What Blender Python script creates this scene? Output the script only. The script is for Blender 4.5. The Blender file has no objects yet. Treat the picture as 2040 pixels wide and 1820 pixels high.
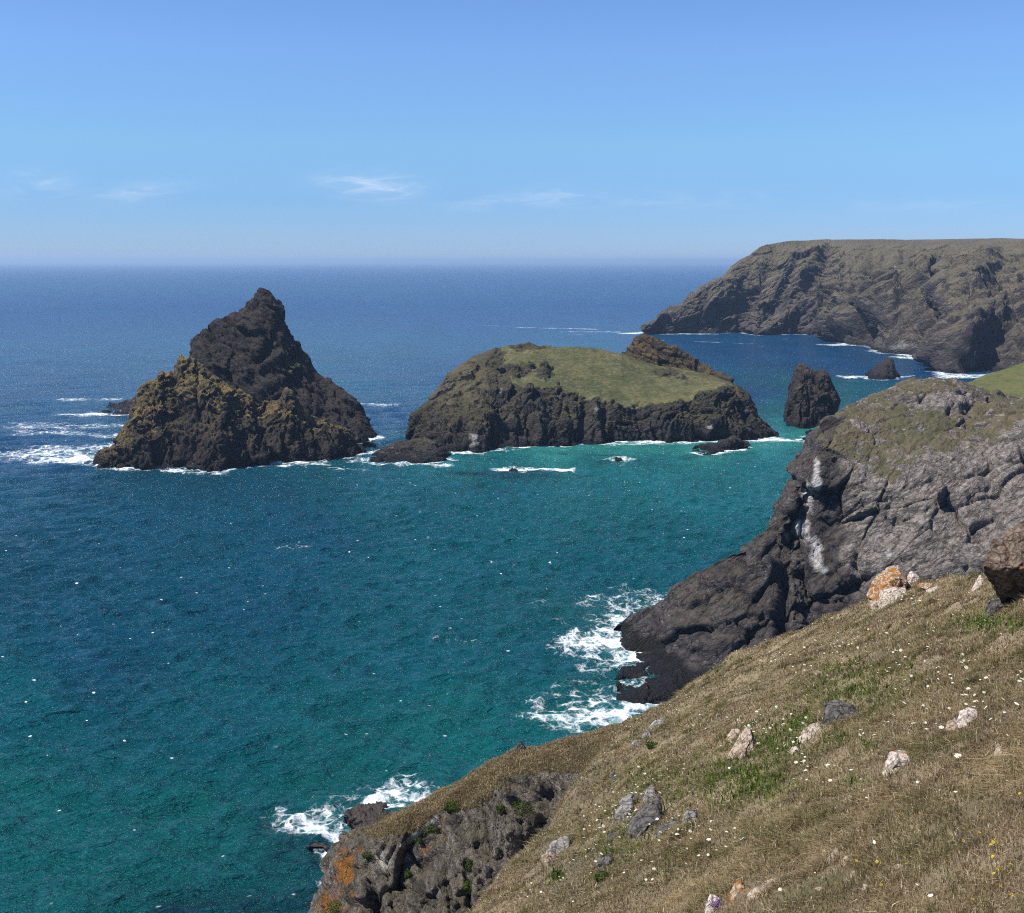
import bpy, math, random
import numpy as np
from mathutils import Vector

rad = math.radians
scene = bpy.context.scene
COL = scene.collection
rng = np.random.default_rng(7)
random.seed(7)

# ------------------------------------------------------------------ camera
EYE = 60.0
PITCH = rad(10.1)
HFOV = rad(50.0)
cam = bpy.data.cameras.new('camera')
cam.sensor_fit = 'HORIZONTAL'
cam.angle = HFOV
cam.clip_start = 0.2
cam.clip_end = 200000
cam_o = bpy.data.objects.new('camera', cam)
cam_o.location = (0, 0, EYE)
cam_o.rotation_euler = (math.pi / 2 - PITCH, 0, 0)
COL.objects.link(cam_o)
scene.camera = cam_o

# ------------------------------------------------------------------ sky, sun, exposure
SUN_AZ = rad(-105.0)     # measured from +Y towards +X: the sun stands to the left
SUN_EL = rad(55.0)
world = bpy.data.worlds.new('World')
scene.world = world
world.use_nodes = True
wt = world.node_tree
wt.nodes.clear()
w_out = wt.nodes.new('ShaderNodeOutputWorld')
w_bg = wt.nodes.new('ShaderNodeBackground')
w_sky = wt.nodes.new('ShaderNodeTexSky')
w_sky.sky_type = 'NISHITA'
w_sky.sun_disc = False
w_sky.sun_elevation = SUN_EL
w_sky.sun_rotation = SUN_AZ
w_sky.altitude = 60
w_sky.air_density = 1.0
w_sky.dust_density = 0.0
w_sky.ozone_density = 6.0
w_bg.inputs['Strength'].default_value = 0.086


def wnode(kind, **kw):
    n = wt.nodes.new(kind)
    for k, v in kw.items():
        s = n.inputs[int(k[1:])] if k[0] == 'i' and k[1:].isdigit() else n.inputs[k]
        if hasattr(v, 'is_linked'):
            wt.links.new(v, s)
        else:
            s.default_value = v
    return n


# thin wisps of cloud low over the sea, laid out by compass direction and height
w_tc = wt.nodes.new('ShaderNodeTexCoord')
w_sep = wnode('ShaderNodeSeparateXYZ', Vector=w_tc.outputs['Generated'])


def wmath(op, a, b=0.0, c=0.0):
    n = wnode('ShaderNodeMath', i0=a, i1=b, i2=c)
    n.operation = op
    return n.outputs[0]


w_az = wmath('ARCTAN2', w_sep.outputs[0], w_sep.outputs[1])
w_el = wmath('ARCSINE', w_sep.outputs[2])
w_uv = wnode('ShaderNodeCombineXYZ', X=w_az, Y=w_el)
w_nz = wnode('ShaderNodeTexNoise', Vector=wnode('ShaderNodeVectorMath', i0=w_uv.outputs[0], i1=(26, 120, 1)).outputs[0],
             Scale=1.0, Detail=6.0, Roughness=0.62, Distortion=0.6)
w_nz.inputs['Vector'].links[0].from_node.operation = 'MULTIPLY'
clouds = None
for az, el, wd, hd, a, tilt in [(-7.1, 3.75, 2.0, .55, 1.35, -.06), (-22.6, 3.7, 1.3, .5, .62, -.05), (-18.2, 3.3, 2.2, .4, .5, .12),
                               (-.3, 3.0, 3.2, .35, .42, .10), (2.6, 3.2, 1.6, .45, .5, 0), (8.3, 3.0, 4.5, .4, .30, .02), (20, 2.7, 3.6, .35, .22, 0),
                               (-26, 3.1, 3.5, .3, .3, 0)]:
    dx = wmath('DIVIDE', wmath('SUBTRACT', w_az, rad(az)), rad(wd))
    dy = wmath('DIVIDE', wmath('SUBTRACT', wmath('SUBTRACT', w_el, rad(el)), wmath('MULTIPLY', dx, rad(wd * tilt))), rad(hd))
    r = wmath('ADD', wmath('MULTIPLY', dx, dx), wmath('MULTIPLY', dy, dy))
    g = wmath('MULTIPLY', wmath('EXPONENT', wmath('MULTIPLY', r, -1.0)), a)
    clouds = g if clouds is None else wmath('ADD', clouds, g)
w_m = wnode('ShaderNodeMapRange', i0=w_nz.outputs[0], i1=0.42, i2=0.72)
w_cm = wmath('MULTIPLY', clouds, wmath('MULTIPLY_ADD', w_m.outputs[0], 0.75, 0.12))
w_cm = wmath('MINIMUM', wmath('MULTIPLY', w_cm, 0.58), 0.6)
w_hsv = wnode('ShaderNodeHueSaturation', Saturation=1.0, Value=1.0, Color=w_sky.outputs[0])
w_tint = wnode('ShaderNodeMix', i0=1.0)
w_tint.data_type = 'RGBA'
w_tint.blend_type = 'MULTIPLY'
wt.links.new(w_hsv.outputs[0], w_tint.inputs[6])
w_rp = wt.nodes.new('ShaderNodeValToRGB')
els = [(0.0, (.47, .65, 1.12)), (.31, (.50, .715, 1.09)), (.57, (.69, .90, 1.10)), (1.0, (.88, 1.02, 1.25))]
while len(w_rp.color_ramp.elements) < len(els):
    w_rp.color_ramp.elements.new(0.5)
for e_, (p_, c_) in zip(w_rp.color_ramp.elements, els):
    e_.position = p_
    e_.color = (*[v / 1.3 for v in c_], 1)
wt.links.new(wmath('DIVIDE', w_el, rad(10.0)), w_rp.inputs[0])
w_scl = wnode('ShaderNodeVectorMath', i0=w_rp.outputs[0], i1=(1.3, 1.3, 1.3))
w_scl.operation = 'MULTIPLY'
wt.links.new(w_scl.outputs[0], w_tint.inputs[7])
w_mix = wt.nodes.new('ShaderNodeMix')
w_mix.data_type = 'RGBA'
wt.links.new(w_cm, w_mix.inputs[0])
wt.links.new(w_tint.outputs[2], w_mix.inputs[6])
w_mix.inputs[7].default_value = (8.2, 8.6, 9.2, 1)
wt.links.new(w_mix.outputs[2], w_bg.inputs['Color'])
wt.links.new(w_bg.outputs[0], w_out.inputs['Surface'])

sun = bpy.data.lights.new('sun', 'SUN')
sun.energy = 5.0
sun.angle = rad(0.5)
sun.color = (1.0, 0.95, 0.87)
sun_o = bpy.data.objects.new('sun', sun)
SUN_DIR = Vector((math.sin(SUN_AZ) * math.cos(SUN_EL), math.cos(SUN_AZ) * math.cos(SUN_EL), math.sin(SUN_EL)))
sun_o.rotation_euler = SUN_DIR.to_track_quat('Z', 'Y').to_euler()
sun_o.location = (-90, 0, 150)
COL.objects.link(sun_o)

scene.view_settings.view_transform = 'Standard'
scene.view_settings.look = 'None'
scene.view_settings.exposure = 0.5
scene.view_settings.gamma = 1.0
scene.render.engine = 'CYCLES'
cy = scene.cycles
cy.use_denoising = False
cy.use_adaptive_sampling = False
cy.sample_clamp_direct = 3.5
cy.pixel_filter_type = 'BLACKMAN_HARRIS'
cy.filter_width = 1.1
cy.max_bounces = 5
cy.diffuse_bounces = 2
cy.glossy_bounces = 2
cy.transmission_bounces = 2
cy.volume_bounces = 0
cy.transparent_max_bounces = 8
cy.sample_clamp_indirect = 4.0
cy.caustics_reflective = False
cy.caustics_refractive = False

# ------------------------------------------------------------------ numpy helpers
C = np.array([0, 0, EYE])
FPX = 1020 / math.tan(HFOV / 2)        # the survey of the photograph uses a 2040 x 1820 grid
cp, sp = math.cos(PITCH), math.sin(PITCH)


def ray(px, py):
    cx = (np.asarray(px, float) - 1020) / FPX
    cyy = (910 - np.asarray(py, float)) / FPX
    return np.stack([cx, cp + cyy * sp, -sp + cyy * cp], -1)


def at(px, py, y):
    d = ray(px, py)
    return C + d * (np.asarray(y, float) / d[..., 1])[..., None]


def on_z(px, py, z=0.0):
    d = ray(px, py)
    return C + d * ((z - EYE) / d[..., 2])[..., None]


def project(P):
    q = P - C
    dep = q[..., 1] * cp - q[..., 2] * sp
    up = q[..., 1] * sp + q[..., 2] * cp
    return 1020 + FPX * q[..., 0] / dep, 910 - FPX * up / dep


def _hash(ix, iy, iz, seed):
    h = (ix.astype(np.uint32) * np.uint32(374761393) + iy.astype(np.uint32) * np.uint32(668265263)
         + iz.astype(np.uint32) * np.uint32(2246822519) + np.uint32((seed * 3266489917) & 0xFFFFFFFF))
    h = (h ^ (h >> np.uint32(13))) * np.uint32(1274126177)
    h = (h ^ (h >> np.uint32(16))) * np.uint32(2654435761)
    return h ^ (h >> np.uint32(15))


def noise3(p, seed=0):
    i = np.floor(p).astype(np.int64)
    f = p - i
    u = f * f * f * (f * (f * 6 - 15) + 10)
    r = 0
    for dx in (0, 1):
        for dy in (0, 1):
            for dz in (0, 1):
                h = _hash(i[:, 0] + dx, i[:, 1] + dy, i[:, 2] + dz, seed)
                gx = (h & np.uint32(1023)).astype(float) / 511.5 - 1
                gy = ((h >> np.uint32(10)) & np.uint32(1023)).astype(float) / 511.5 - 1
                gz = ((h >> np.uint32(20)) & np.uint32(1023)).astype(float) / 511.5 - 1
                g = gx * (f[:, 0] - dx) + gy * (f[:, 1] - dy) + gz * (f[:, 2] - dz)
                w = (u[:, 0] if dx else 1 - u[:, 0]) * (u[:, 1] if dy else 1 - u[:, 1]) * (u[:, 2] if dz else 1 - u[:, 2])
                r = r + w * g
    return r * 1.3


def fbm(p, octv=4, seed=0, gain=0.5):
    a, s, r = 1.0, 1.0, 0
    for k in range(octv):
        r = r + a * noise3(p * s + 17.3 * k, seed + k)
        a *= gain
        s *= 2.03
    return r


def ridged(p, octv=4, seed=0, gain=0.5):
    a, s, r = 1.0, 1.0, 0
    for k in range(octv):
        r = r + a * (1 - 2 * np.abs(noise3(p * s + 9.1 * k, seed + k)))
        a *= gain
        s *= 2.1
    return r


def voronoi(p, seed=0):
    i = np.floor(p).astype(np.int64)
    n = len(p)
    F1 = np.full(n, 9.0)
    F2 = np.full(n, 9.0)
    rnd = np.zeros(n)
    til = np.zeros(n)
    for dx in (-1, 0, 1):
        for dy in (-1, 0, 1):
            for dz in (-1, 0, 1):
                cx, cyy, cz = i[:, 0] + dx, i[:, 1] + dy, i[:, 2] + dz
                h = _hash(cx, cyy, cz, seed)
                ox = (h & np.uint32(1023)).astype(float) / 1023
                oy = ((h >> np.uint32(10)) & np.uint32(1023)).astype(float) / 1023
                oz = ((h >> np.uint32(20)) & np.uint32(1023)).astype(float) / 1023
                q = np.stack([p[:, 0] - cx - ox, p[:, 1] - cyy - oy, p[:, 2] - cz - oz], 1)
                d = np.sqrt((q * q).sum(1))
                m = d < F1
                F2 = np.where(m, F1, np.minimum(F2, d))
                F1 = np.where(m, d, F1)
                h2 = _hash(cx, cyy, cz, seed + 91)
                r0 = (h2 & np.uint32(1023)).astype(float) / 1023
                t = (q[:, 0] * (((h2 >> np.uint32(10)) & np.uint32(1023)).astype(float) / 511.5 - 1)
                     + q[:, 1] * (((h2 >> np.uint32(20)) & np.uint32(1023)).astype(float) / 511.5 - 1)
                     + q[:, 2] * (oy * 2 - 1))
                rnd = np.where(m, r0, rnd)
                til = np.where(m, t, til)
    return F1, F2, rnd, til


def rot(ax, ay, az):
    a, b, c = rad(ax), rad(ay), rad(az)
    X = np.array([[1, 0, 0], [0, math.cos(a), -math.sin(a)], [0, math.sin(a), math.cos(a)]])
    Y = np.array([[math.cos(b), 0, math.sin(b)], [0, 1, 0], [-math.sin(b), 0, math.cos(b)]])
    Z = np.array([[math.cos(c), -math.sin(c), 0], [math.sin(c), math.cos(c), 0], [0, 0, 1]])
    return Z @ Y @ X


def blocks(P, size, amp, seed, R=None, aniso=(1, 1, 1), crack=0.5, warp=0.35, cw=0.07):
    """displacement of jointed rock: tilted blocks that stand out or back, parted by cracks"""
    q = P if R is None else P @ R
    q = q / (np.array(aniso) * size)
    w = np.stack([noise3(q * 0.9 + 5.2, seed + 3), noise3(q * 0.9 + 31.7, seed + 4), noise3(q * 0.9 + 77.1, seed + 5)], 1)
    q = q + w * warp
    F1, F2, rnd, til = voronoi(q, seed)
    return amp * ((rnd - 0.5) * 1.1 + 0.9 * til - crack * np.exp(-(F2 - F1) / cw))


def bedding(fall, yaw=0.0):
    """axes of bedded rock: first along the beds (falling to the right by `fall` degrees), last across them"""
    f = rad(fall)
    B = np.array([[math.cos(f), 0, math.sin(f)], [0, 1, 0], [-math.sin(f), 0, math.cos(f)]])
    return rot(0, 0, yaw) @ B


def sstep(x, a, b):
    t = np.clip((x - a) / (b - a), 0, 1)
    return t * t * (3 - 2 * t)


def gauss_blur(A, sig, axis):
    if sig <= 0:
        return A
    r = int(3 * sig + 1)
    k = np.exp(-0.5 * (np.arange(-r, r + 1) / sig) ** 2)
    k /= k.sum()
    pad = [(0, 0)] * A.ndim
    pad[axis] = (r, r)
    # odd reflection keeps the borders where they are
    B = np.pad(A, pad, mode='reflect', reflect_type='odd')
    out = 0
    n = A.shape[axis]
    for j, kk in enumerate(k):
        out = out + kk * np.take(B, range(j, j + n), axis=axis)
    return out


def mesh_obj(name, V, F, mat=None, parent=None, attrs=None, smooth=True, colors=None, mat_idx=None):
    V = np.asarray(V, dtype=np.float32)
    F = np.asarray(F, dtype=np.int32)
    me = bpy.data.meshes.new(name)
    me.vertices.add(len(V))
    me.vertices.foreach_set('co', V.ravel())
    n, k = F.shape
    me.loops.add(n * k)
    me.loops.foreach_set('vertex_index', F.ravel())
    me.polygons.add(n)
    me.polygons.foreach_set('loop_start', np.arange(0, n * k, k, dtype=np.int32))
    me.polygons.foreach_set('use_smooth', np.full(n, smooth))
    for m in (mat if isinstance(mat, (list, tuple)) else [mat]):
        if m:
            me.materials.append(m)
    if mat_idx is not None:
        me.polygons.foreach_set('material_index', np.asarray(mat_idx, dtype=np.int32))
    for a, v in (attrs or {}).items():
        at_ = me.attributes.new(a, 'FLOAT', 'POINT')
        at_.data.foreach_set('value', np.asarray(v, dtype=np.float32))
    for a, v in (colors or {}).items():
        at_ = me.attributes.new(a, 'FLOAT_COLOR', 'POINT')
        at_.data.foreach_set('color', np.asarray(v, dtype=np.float32).ravel())
    me.update(calc_edges=True)
    me.validate()
    o = bpy.data.objects.new(name, me)
    COL.objects.link(o)
    if parent:
        o.parent = parent
    return o


def tag(o, label, cat, group=None):
    o['label'] = label
    o['category'] = cat
    if group:
        o['group'] = group
    return o


def structure(o, label=None):
    o['kind'] = 'structure'
    if label:
        o['label'] = label
    return o


def grid_faces(nu, nv):
    i = np.arange(nu * nv).reshape(nu, nv)
    return np.stack([i[:-1, :-1].ravel(), i[1:, :-1].ravel(), i[1:, 1:].ravel(), i[:-1, 1:].ravel()], 1)


# ------------------------------------------------------------------ lofted rock bodies
def line(pts):
    """survey points (px, py, distance) -> world points with u in 0..1; distance None = on the water"""
    px = np.array([p[0] for p in pts], float)
    W = np.array([on_z(p[0], p[1], 0.0) if p[2] is None else at(p[0], p[1], p[2]) for p in pts])
    px = np.maximum.accumulate(px + np.arange(len(px)) * 1e-3)
    return (px - px[0]) / (px[-1] - px[0]), W


def line_at(L, u):
    return np.stack([np.interp(u, L[0], L[1][:, k]) for k in range(3)], 1)


def loft(lines, res, smu=1.2, smv=2.0, umax=2000):
    uf = np.linspace(0, 1, 1500)
    Wf = np.stack([line_at(L, uf) for L in lines])               # k, u, 3
    seg = np.sqrt((np.diff(Wf, axis=1) ** 2).sum(2))
    s = np.concatenate([[0], np.cumsum(seg.mean(0) * 0.5 + seg.max(0) * 0.5)])
    nu = min(umax, int(s[-1] / res) + 2)
    u = np.interp(np.linspace(0, s[-1], nu), s, uf)
    W = np.stack([line_at(L, u) for L in lines])
    rows = []
    for k in range(len(lines) - 1):
        ln = np.percentile(np.sqrt(((W[k + 1] - W[k]) ** 2).sum(1)), 85)
        n = max(2, int(ln / res))
        t = np.arange(n) / n
        rows.append(W[k][None] * (1 - t)[:, None, None] + W[k + 1][None] * t[:, None, None])
    rows.append(W[-1][None])
    A = np.concatenate(rows, 0).transpose(1, 0, 2)                # u, v, 3
    A = gauss_blur(gauss_blur(A, smv, 1), smu, 0)
    return A


def grid_normals(A):
    du = np.gradient(A, axis=0)
    dv = np.gradient(A, axis=1)
    N = np.cross(du, dv)
    l = np.sqrt((N ** 2).sum(2, keepdims=True))
    N = N / np.maximum(l, 1e-9)
    ctr = A.reshape(-1, 3).mean(0) - np.array([0, 0, 10])
    if ((A - ctr) * N).sum() < 0:
        N = -N
        flip = True
    else:
        flip = False
    N = gauss_blur(gauss_blur(N, 3, 0), 3, 1)
    N /= np.maximum(np.sqrt((N ** 2).sum(2, keepdims=True)), 1e-9)
    return N, flip


def body_lines(ridge, front, depth, k=1.4, kb=1.4, zlow=-3.0, steps=(0.0, 0.3, 0.6, 0.85)):
    """front waterline -> ridge -> back waterline; k > 1 makes the foot steep"""
    r, f = line(ridge), line(front)
    u = np.unique(np.concatenate([r[0], f[0]]))
    R, Fr = line_at(r, u), line_at(f, u)
    out = [(u, Fr + np.array([0, -0.8, zlow]))]
    for s_ in steps:
        M = Fr + (R - Fr) * np.array([s_ ** k, s_ ** k, s_])
        out.append((u, M))
    out.append((u, R))
    ends = np.minimum(1, np.minimum(u, 1 - u) / 0.12)[:, None]
    Bk = R.copy()
    Bk[:, 1:2] += depth * (0.25 + 0.75 * ends)
    Bk[:, 2] = 0
    for s_ in reversed(steps):
        M = Bk + (R - Bk) * np.array([s_ ** kb, s_ ** kb, s_])
        out.append((u, M))
    out.append((u, Bk + np.array([0, 1, zlow])))
    return out


def displaced(A, disp_fn):
    N, flip = grid_normals(A)
    P = A.reshape(-1, 3)
    Nn = N.reshape(-1, 3)
    d = disp_fn(P, Nn)
    Q = P + Nn * d[:, None]
    F = grid_faces(A.shape[0], A.shape[1])
    if flip:
        F = F[:, ::-1]
    return Q, F, Nn


def vnormals(Q, shape):
    A = Q.reshape(shape[0], shape[1], 3)
    N = np.cross(np.gradient(A, axis=0), np.gradient(A, axis=1))
    N /= np.maximum(np.sqrt((N ** 2).sum(2, keepdims=True)), 1e-9)
    N[N[..., 2].mean() < 0] *= -1
    if N[..., 2].mean() < 0:
        N = -N
    return N.reshape(-1, 3)


def seg_field(px, py, poly):
    """distance in survey pixels to a polyline and the side of it"""
    best = np.full(px.shape, 1e9)
    side = np.zeros(px.shape)
    for (x0, y0), (x1, y1) in zip(poly[:-1], poly[1:]):
        vx, vy = x1 - x0, y1 - y0
        t = np.clip(((px - x0) * vx + (py - y0) * vy) / (vx * vx + vy * vy), 0, 1)
        ex, ey = px - x0 - t * vx, py - y0 - t * vy
        d = np.hypot(ex, ey)
        m = d < best
        best = np.where(m, d, best)
        side = np.where(m, np.sign(vx * ey - vy * ex), side)
    return best, side


# ------------------------------------------------------------------ node helper
class NT:
    def __init__(s, name):
        s.mat = bpy.data.materials.new(name)
        s.mat.use_nodes = True
        s.t = s.mat.node_tree
        s.t.nodes.clear()
        s.out = s.t.nodes.new('ShaderNodeOutputMaterial')
        s.geo = s.t.nodes.new('ShaderNodeNewGeometry')
        s.pos = s.geo.outputs['Position']

    def set(s, sock, v):
        if hasattr(v, 'is_linked'):
            s.t.links.new(v, sock)
        elif isinstance(v, (tuple, list)) and len(v) == 3 and sock.type == 'RGBA':
            sock.default_value = (*v, 1)
        else:
            sock.default_value = v

    def n(s, kind, props=None, **kw):
        nd = s.t.nodes.new(kind)
        for k, v in (props or {}).items():
            setattr(nd, k, v)
        for k, v in kw.items():
            s.set(nd.inputs[int(k[1:])] if k[0] == 'i' and k[1:].isdigit() else nd.inputs[k.replace('_', ' ')], v)
        return nd

    def math(s, op, a, b=0.0, c=0.0):
        return s.n('ShaderNodeMath', {'operation': op}, i0=a, i1=b, i2=c).outputs[0]

    def noise(s, scale, detail=4.0, rough=0.55, vec=None, dist=0.0):
        return s.n('ShaderNodeTexNoise', None, Vector=vec or s.pos, Scale=scale, Detail=detail, Roughness=rough, Distortion=dist).outputs[0]

    def vor(s, scale, feature='DISTANCE_TO_EDGE', vec=None, out='Distance'):
        return s.n('ShaderNodeTexVoronoi', {'feature': feature}, Vector=vec or s.pos, Scale=scale).outputs[out]

    def map(s, x, a, b, c=0.0, d=1.0, interp='SMOOTHSTEP'):
        return s.n('ShaderNodeMapRange', {'interpolation_type': interp}, i0=x, i1=a, i2=b, i3=c, i4=d).outputs[0]

    def mix(s, f, a, b, blend='MIX'):
        nd = s.t.nodes.new('ShaderNodeMix')
        nd.data_type = 'RGBA'
        nd.blend_type = blend
        s.set(nd.inputs[0], f)
        s.set(nd.inputs[6], a)
        s.set(nd.inputs[7], b)
        return nd.outputs[2]

    def attr(s, name, out='Fac'):
        nd = s.t.nodes.new('ShaderNodeAttribute')
        nd.attribute_name = name
        return nd.outputs[out]

    def mapping(s, rotv=(0, 0, 0), scale=(1, 1, 1), vec=None):
        return s.n('ShaderNodeMapping', {'vector_type': 'TEXTURE'}, Vector=vec or s.pos, Rotation=tuple(rad(a) for a in rotv), Scale=tuple(1 / max(q, 1e-4) for q in scale)).outputs[0]

    def bump(s, h, strength, dist, normal=None):
        nd = s.n('ShaderNodeBump', None, Height=h, Strength=strength, Distance=dist)
        if normal is not None:
            s.t.links.new(normal, nd.inputs['Normal'])
        return nd.outputs[0]

    def bsdf(s, color, rough=0.9, normal=None, spec=0.25, **kw):
        nd = s.n('ShaderNodeBsdfPrincipled', None, Base_Color=color, Roughness=rough)
        s.set(nd.inputs['Specular IOR Level'], spec)
        for k, v in kw.items():
            s.set(nd.inputs[k.replace('_', ' ')], v)
        if normal is not None:
            s.t.links.new(normal, nd.inputs['Normal'])
        return nd.outputs[0]

    def finish(s, shader):
        s.t.links.new(shader, s.out.inputs['Surface'])
        return s.mat


def rock_material(name, m=1.0, dark=(.020, .019, .021), mid=(.055, .048, .048), light=(.12, .105, .10), tan=(.13, .095, .05), tan_amt=0.5,
                  olive=(.06, .058, .022), olive_amt=0.4, orange=(.32, .12, .02), orange_amt=0.0, turf=((.085, .095, .03), (.13, .12, .05)), wet=1.5,
                  strata=(20, 35, 0), bump=0.8, pale_col=(.42, .40, .36), sunlit_rock=(.17, .15, .145), crackle=.12):
    """m = size in metres of the main rock texture"""
    t = NT(name)
    sv = t.mapping(strata, (1, 1, 3.2))
    n1 = t.noise(0.55 / m, 7, .62, sv, .5)
    n2 = t.noise(2.3 / m, 6, .6, sv, .4)
    n3 = t.noise(0.16 / m, 4, .55)
    col = t.mix(t.map(n1, .36, .62), dark, mid)
    col = t.mix(t.math('MULTIPLY', t.map(n2, .5, .72), t.map(n3, .38, .62)), col, light)
    nz = t.n('ShaderNodeSeparateXYZ', None, Vector=t.geo.outputs['Normal']).outputs[2]
    up = t.map(t.math('MULTIPLY_ADD', t.noise(1.1 / m, 5, .6), .5, nz), .55, 1.05)
    upz = t.math('MULTIPLY', up, t.map(t.noise(.3 / m, 5, .6), .4, .6))
    height = t.n('ShaderNodeSeparateXYZ', None, Vector=t.pos).outputs[2]
    dry = t.map(t.math('MULTIPLY_ADD', t.noise(.35 / m, 3, .5), 5.0, height), wet + 3.0, wet + 9.0) if wet > 0 else 1.0
    col = t.mix(t.math('MULTIPLY', t.math('MULTIPLY', upz, dry), tan_amt), col, tan)
    up2 = t.math('MULTIPLY', t.map(t.math('MULTIPLY_ADD', t.noise(.8 / m, 5, .6), .5, nz), .75, 1.15), dry)
    col = t.mix(t.math('MULTIPLY', up2, olive_amt), col, olive)
    if orange_amt > 0:
        om = t.map(t.math('ADD', t.noise(.9 / m, 7, .74), t.math('MULTIPLY', t.attr('lichen'), .28)), .70 - .12 * orange_amt, .76 - .10 * orange_amt)
        oc = t.mix(t.noise(5 / m, 3), orange, tuple(c * 1.3 + .02 for c in orange))
        col = t.mix(om, col, oc)
    lc = t.mix(t.map(t.noise(.7 / m, 7, .62, sv, .4), .34, .66), tuple(q * .27 for q in sunlit_rock), sunlit_rock)  # brighter rock colour that paints in sunlight on the face
    lc = t.mix(t.math('MULTIPLY', t.map(t.noise(2.6 / m, 6, .65, sv), .50, .70), .7), lc, tuple(q * 1.9 for q in sunlit_rock))
    col = t.mix(t.map(t.math('ADD', t.attr('sunlit_rock'), t.math('MULTIPLY', t.math('SUBTRACT', t.noise(.22 / m, 5, .6, sv), .5), .9)), .25, .75), col, lc)
    pale = t.map(t.math('ADD', t.attr('pale'), t.math('MULTIPLY', t.math('SUBTRACT', t.noise(.30 / m, 7, .62, t.mapping(strata, (1, 1, 1.7)), .3), .5), 1.7)), .34, .80)
    col = t.mix(pale, col, pale_col)
    beds = t.map(t.noise(1.5 / m, 6, .62, t.mapping(strata, (.4, .4, 3.4)), .7), .40, .50, .48, 0)
    col = t.mix(beds, col, dark)
    tn = t.math('ADD', t.attr('turf'), t.math('MULTIPLY', t.math('SUBTRACT', t.noise(1.0 / m, 6, .65), .5), 1.3))
    tm = t.map(tn, .42, .58)
    tcol = t.mix(t.map(t.noise(.22 / m, 5, .6), .38, .62), turf[0], turf[1])
    tcol = t.mix(t.math('MULTIPLY', t.map(t.noise(3.0 / m, 5, .7), .35, .75), .55), tcol, tuple(c * .45 for c in turf[0]))
    col = t.mix(tm, col, tcol)
    if wet > 0:
        wb = t.map(t.math('MULTIPLY_ADD', t.noise(.5 / m, 3, .5), 2.0, height), wet + .6, wet + 1.8)
        col = t.mix(wb, tuple(c * .55 for c in dark), col)
        rough = t.math('MULTIPLY_ADD', wb, .45, .45)
    else:
        rough = .92
    h = t.math('ADD', t.math('MULTIPLY', t.noise(1.3 / m, 8, .65, sv, .4), 1.0), t.math('MULTIPLY', t.map(t.vor(.9 / m, vec=t.mapping(strata, (1, 1, 2))), 0, .12), crackle))
    h = t.math('ADD', h, t.math('MULTIPLY', t.noise(6 / m, 6, .7, sv), .28))
    nrm = t.bump(h, bump, .9 * m)
    return t.finish(t.bsdf(col, rough, nrm, .22))

# ------------------------------------------------------------------ waterlines (survey points on the water)
W_SQUAT = [(186, 924, None), (215, 931, None), (250, 932, None), (300, 933, None), (350, 930, None), (400, 937, None), (440, 938, None), (480, 931, None),
           (520, 927, None), (560, 920, None), (600, 921, None), (650, 918, None), (700, 911, None), (726, 901, None)]
W_TALL = [(330, 880, None), (500, 880, None), (600, 880, None), (690, 884, None), (720, 881, None), (751, 871, None)]
W_SPIT = [(203, 825, None), (232, 826, None), (262, 825, None), (300, 824, None)]
W_ISLE = [(809, 872, None), (840, 888, None), (878, 899, None), (914, 900, None), (970, 901, None), (1016, 890, None), (1075, 889, None), (1144, 887, None),
          (1200, 882, None), (1246, 880, None), (1338, 881, None), (1430, 879, None), (1499, 876, None), (1551, 869, None)]
W_OUT = [(741, 917, None), (765, 922, None), (790, 924, None), (830, 924, None), (870, 922, None), (896, 914, None)]
W_REEF = [(1382, 904, None), (1405, 906, None), (1430, 903, None), (1455, 898, None), (1490, 892, None)]
W_STEEP = [(1567, 848, None), (1590, 851, None), (1620, 851, None), (1640, 849, None), (1662, 845, None)]
W_SMALL = [(1729, 754, None), (1745, 757, None), (1762, 758, None), (1780, 756, None), (1793, 752, None)]
W_HEAD = [(1278, 662, None), (1322, 665, None), (1417, 664, None), (1478, 663, None), (1508, 668, None), (1565, 666, None), (1603, 667, None), (1645, 669, None),
          (1673, 673, None), (1680, 684, None), (1709, 689, None), (1745, 692, None), (1760, 704, None), (1797, 707, None), (1835, 712, None), (1880, 720, None),
          (1890, 742, None), (1911, 750, None), (1949, 749, None), (2002, 745, None), (2100, 760, None), (2250, 800, None), (2420, 850, None)]
W_FOOT = [(1232, 1391, None), (1262, 1400, None), (1300, 1404, None), (1360, 1420, None), (1440, 1440, None), (1520, 1450, None)]
W_SHOULDER = [(1243, 1279, None), (1262, 1298, None), (1290, 1318, None), (1320, 1335, None), (1370, 1360, None), (1440, 1380, None), (1600, 1400, None), (1690, 1400, None)]
W_NEAR = [(683, 1641, None), (700, 1655, None), (725, 1662, None), (750, 1668, None), (775, 1680, None)]

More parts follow.
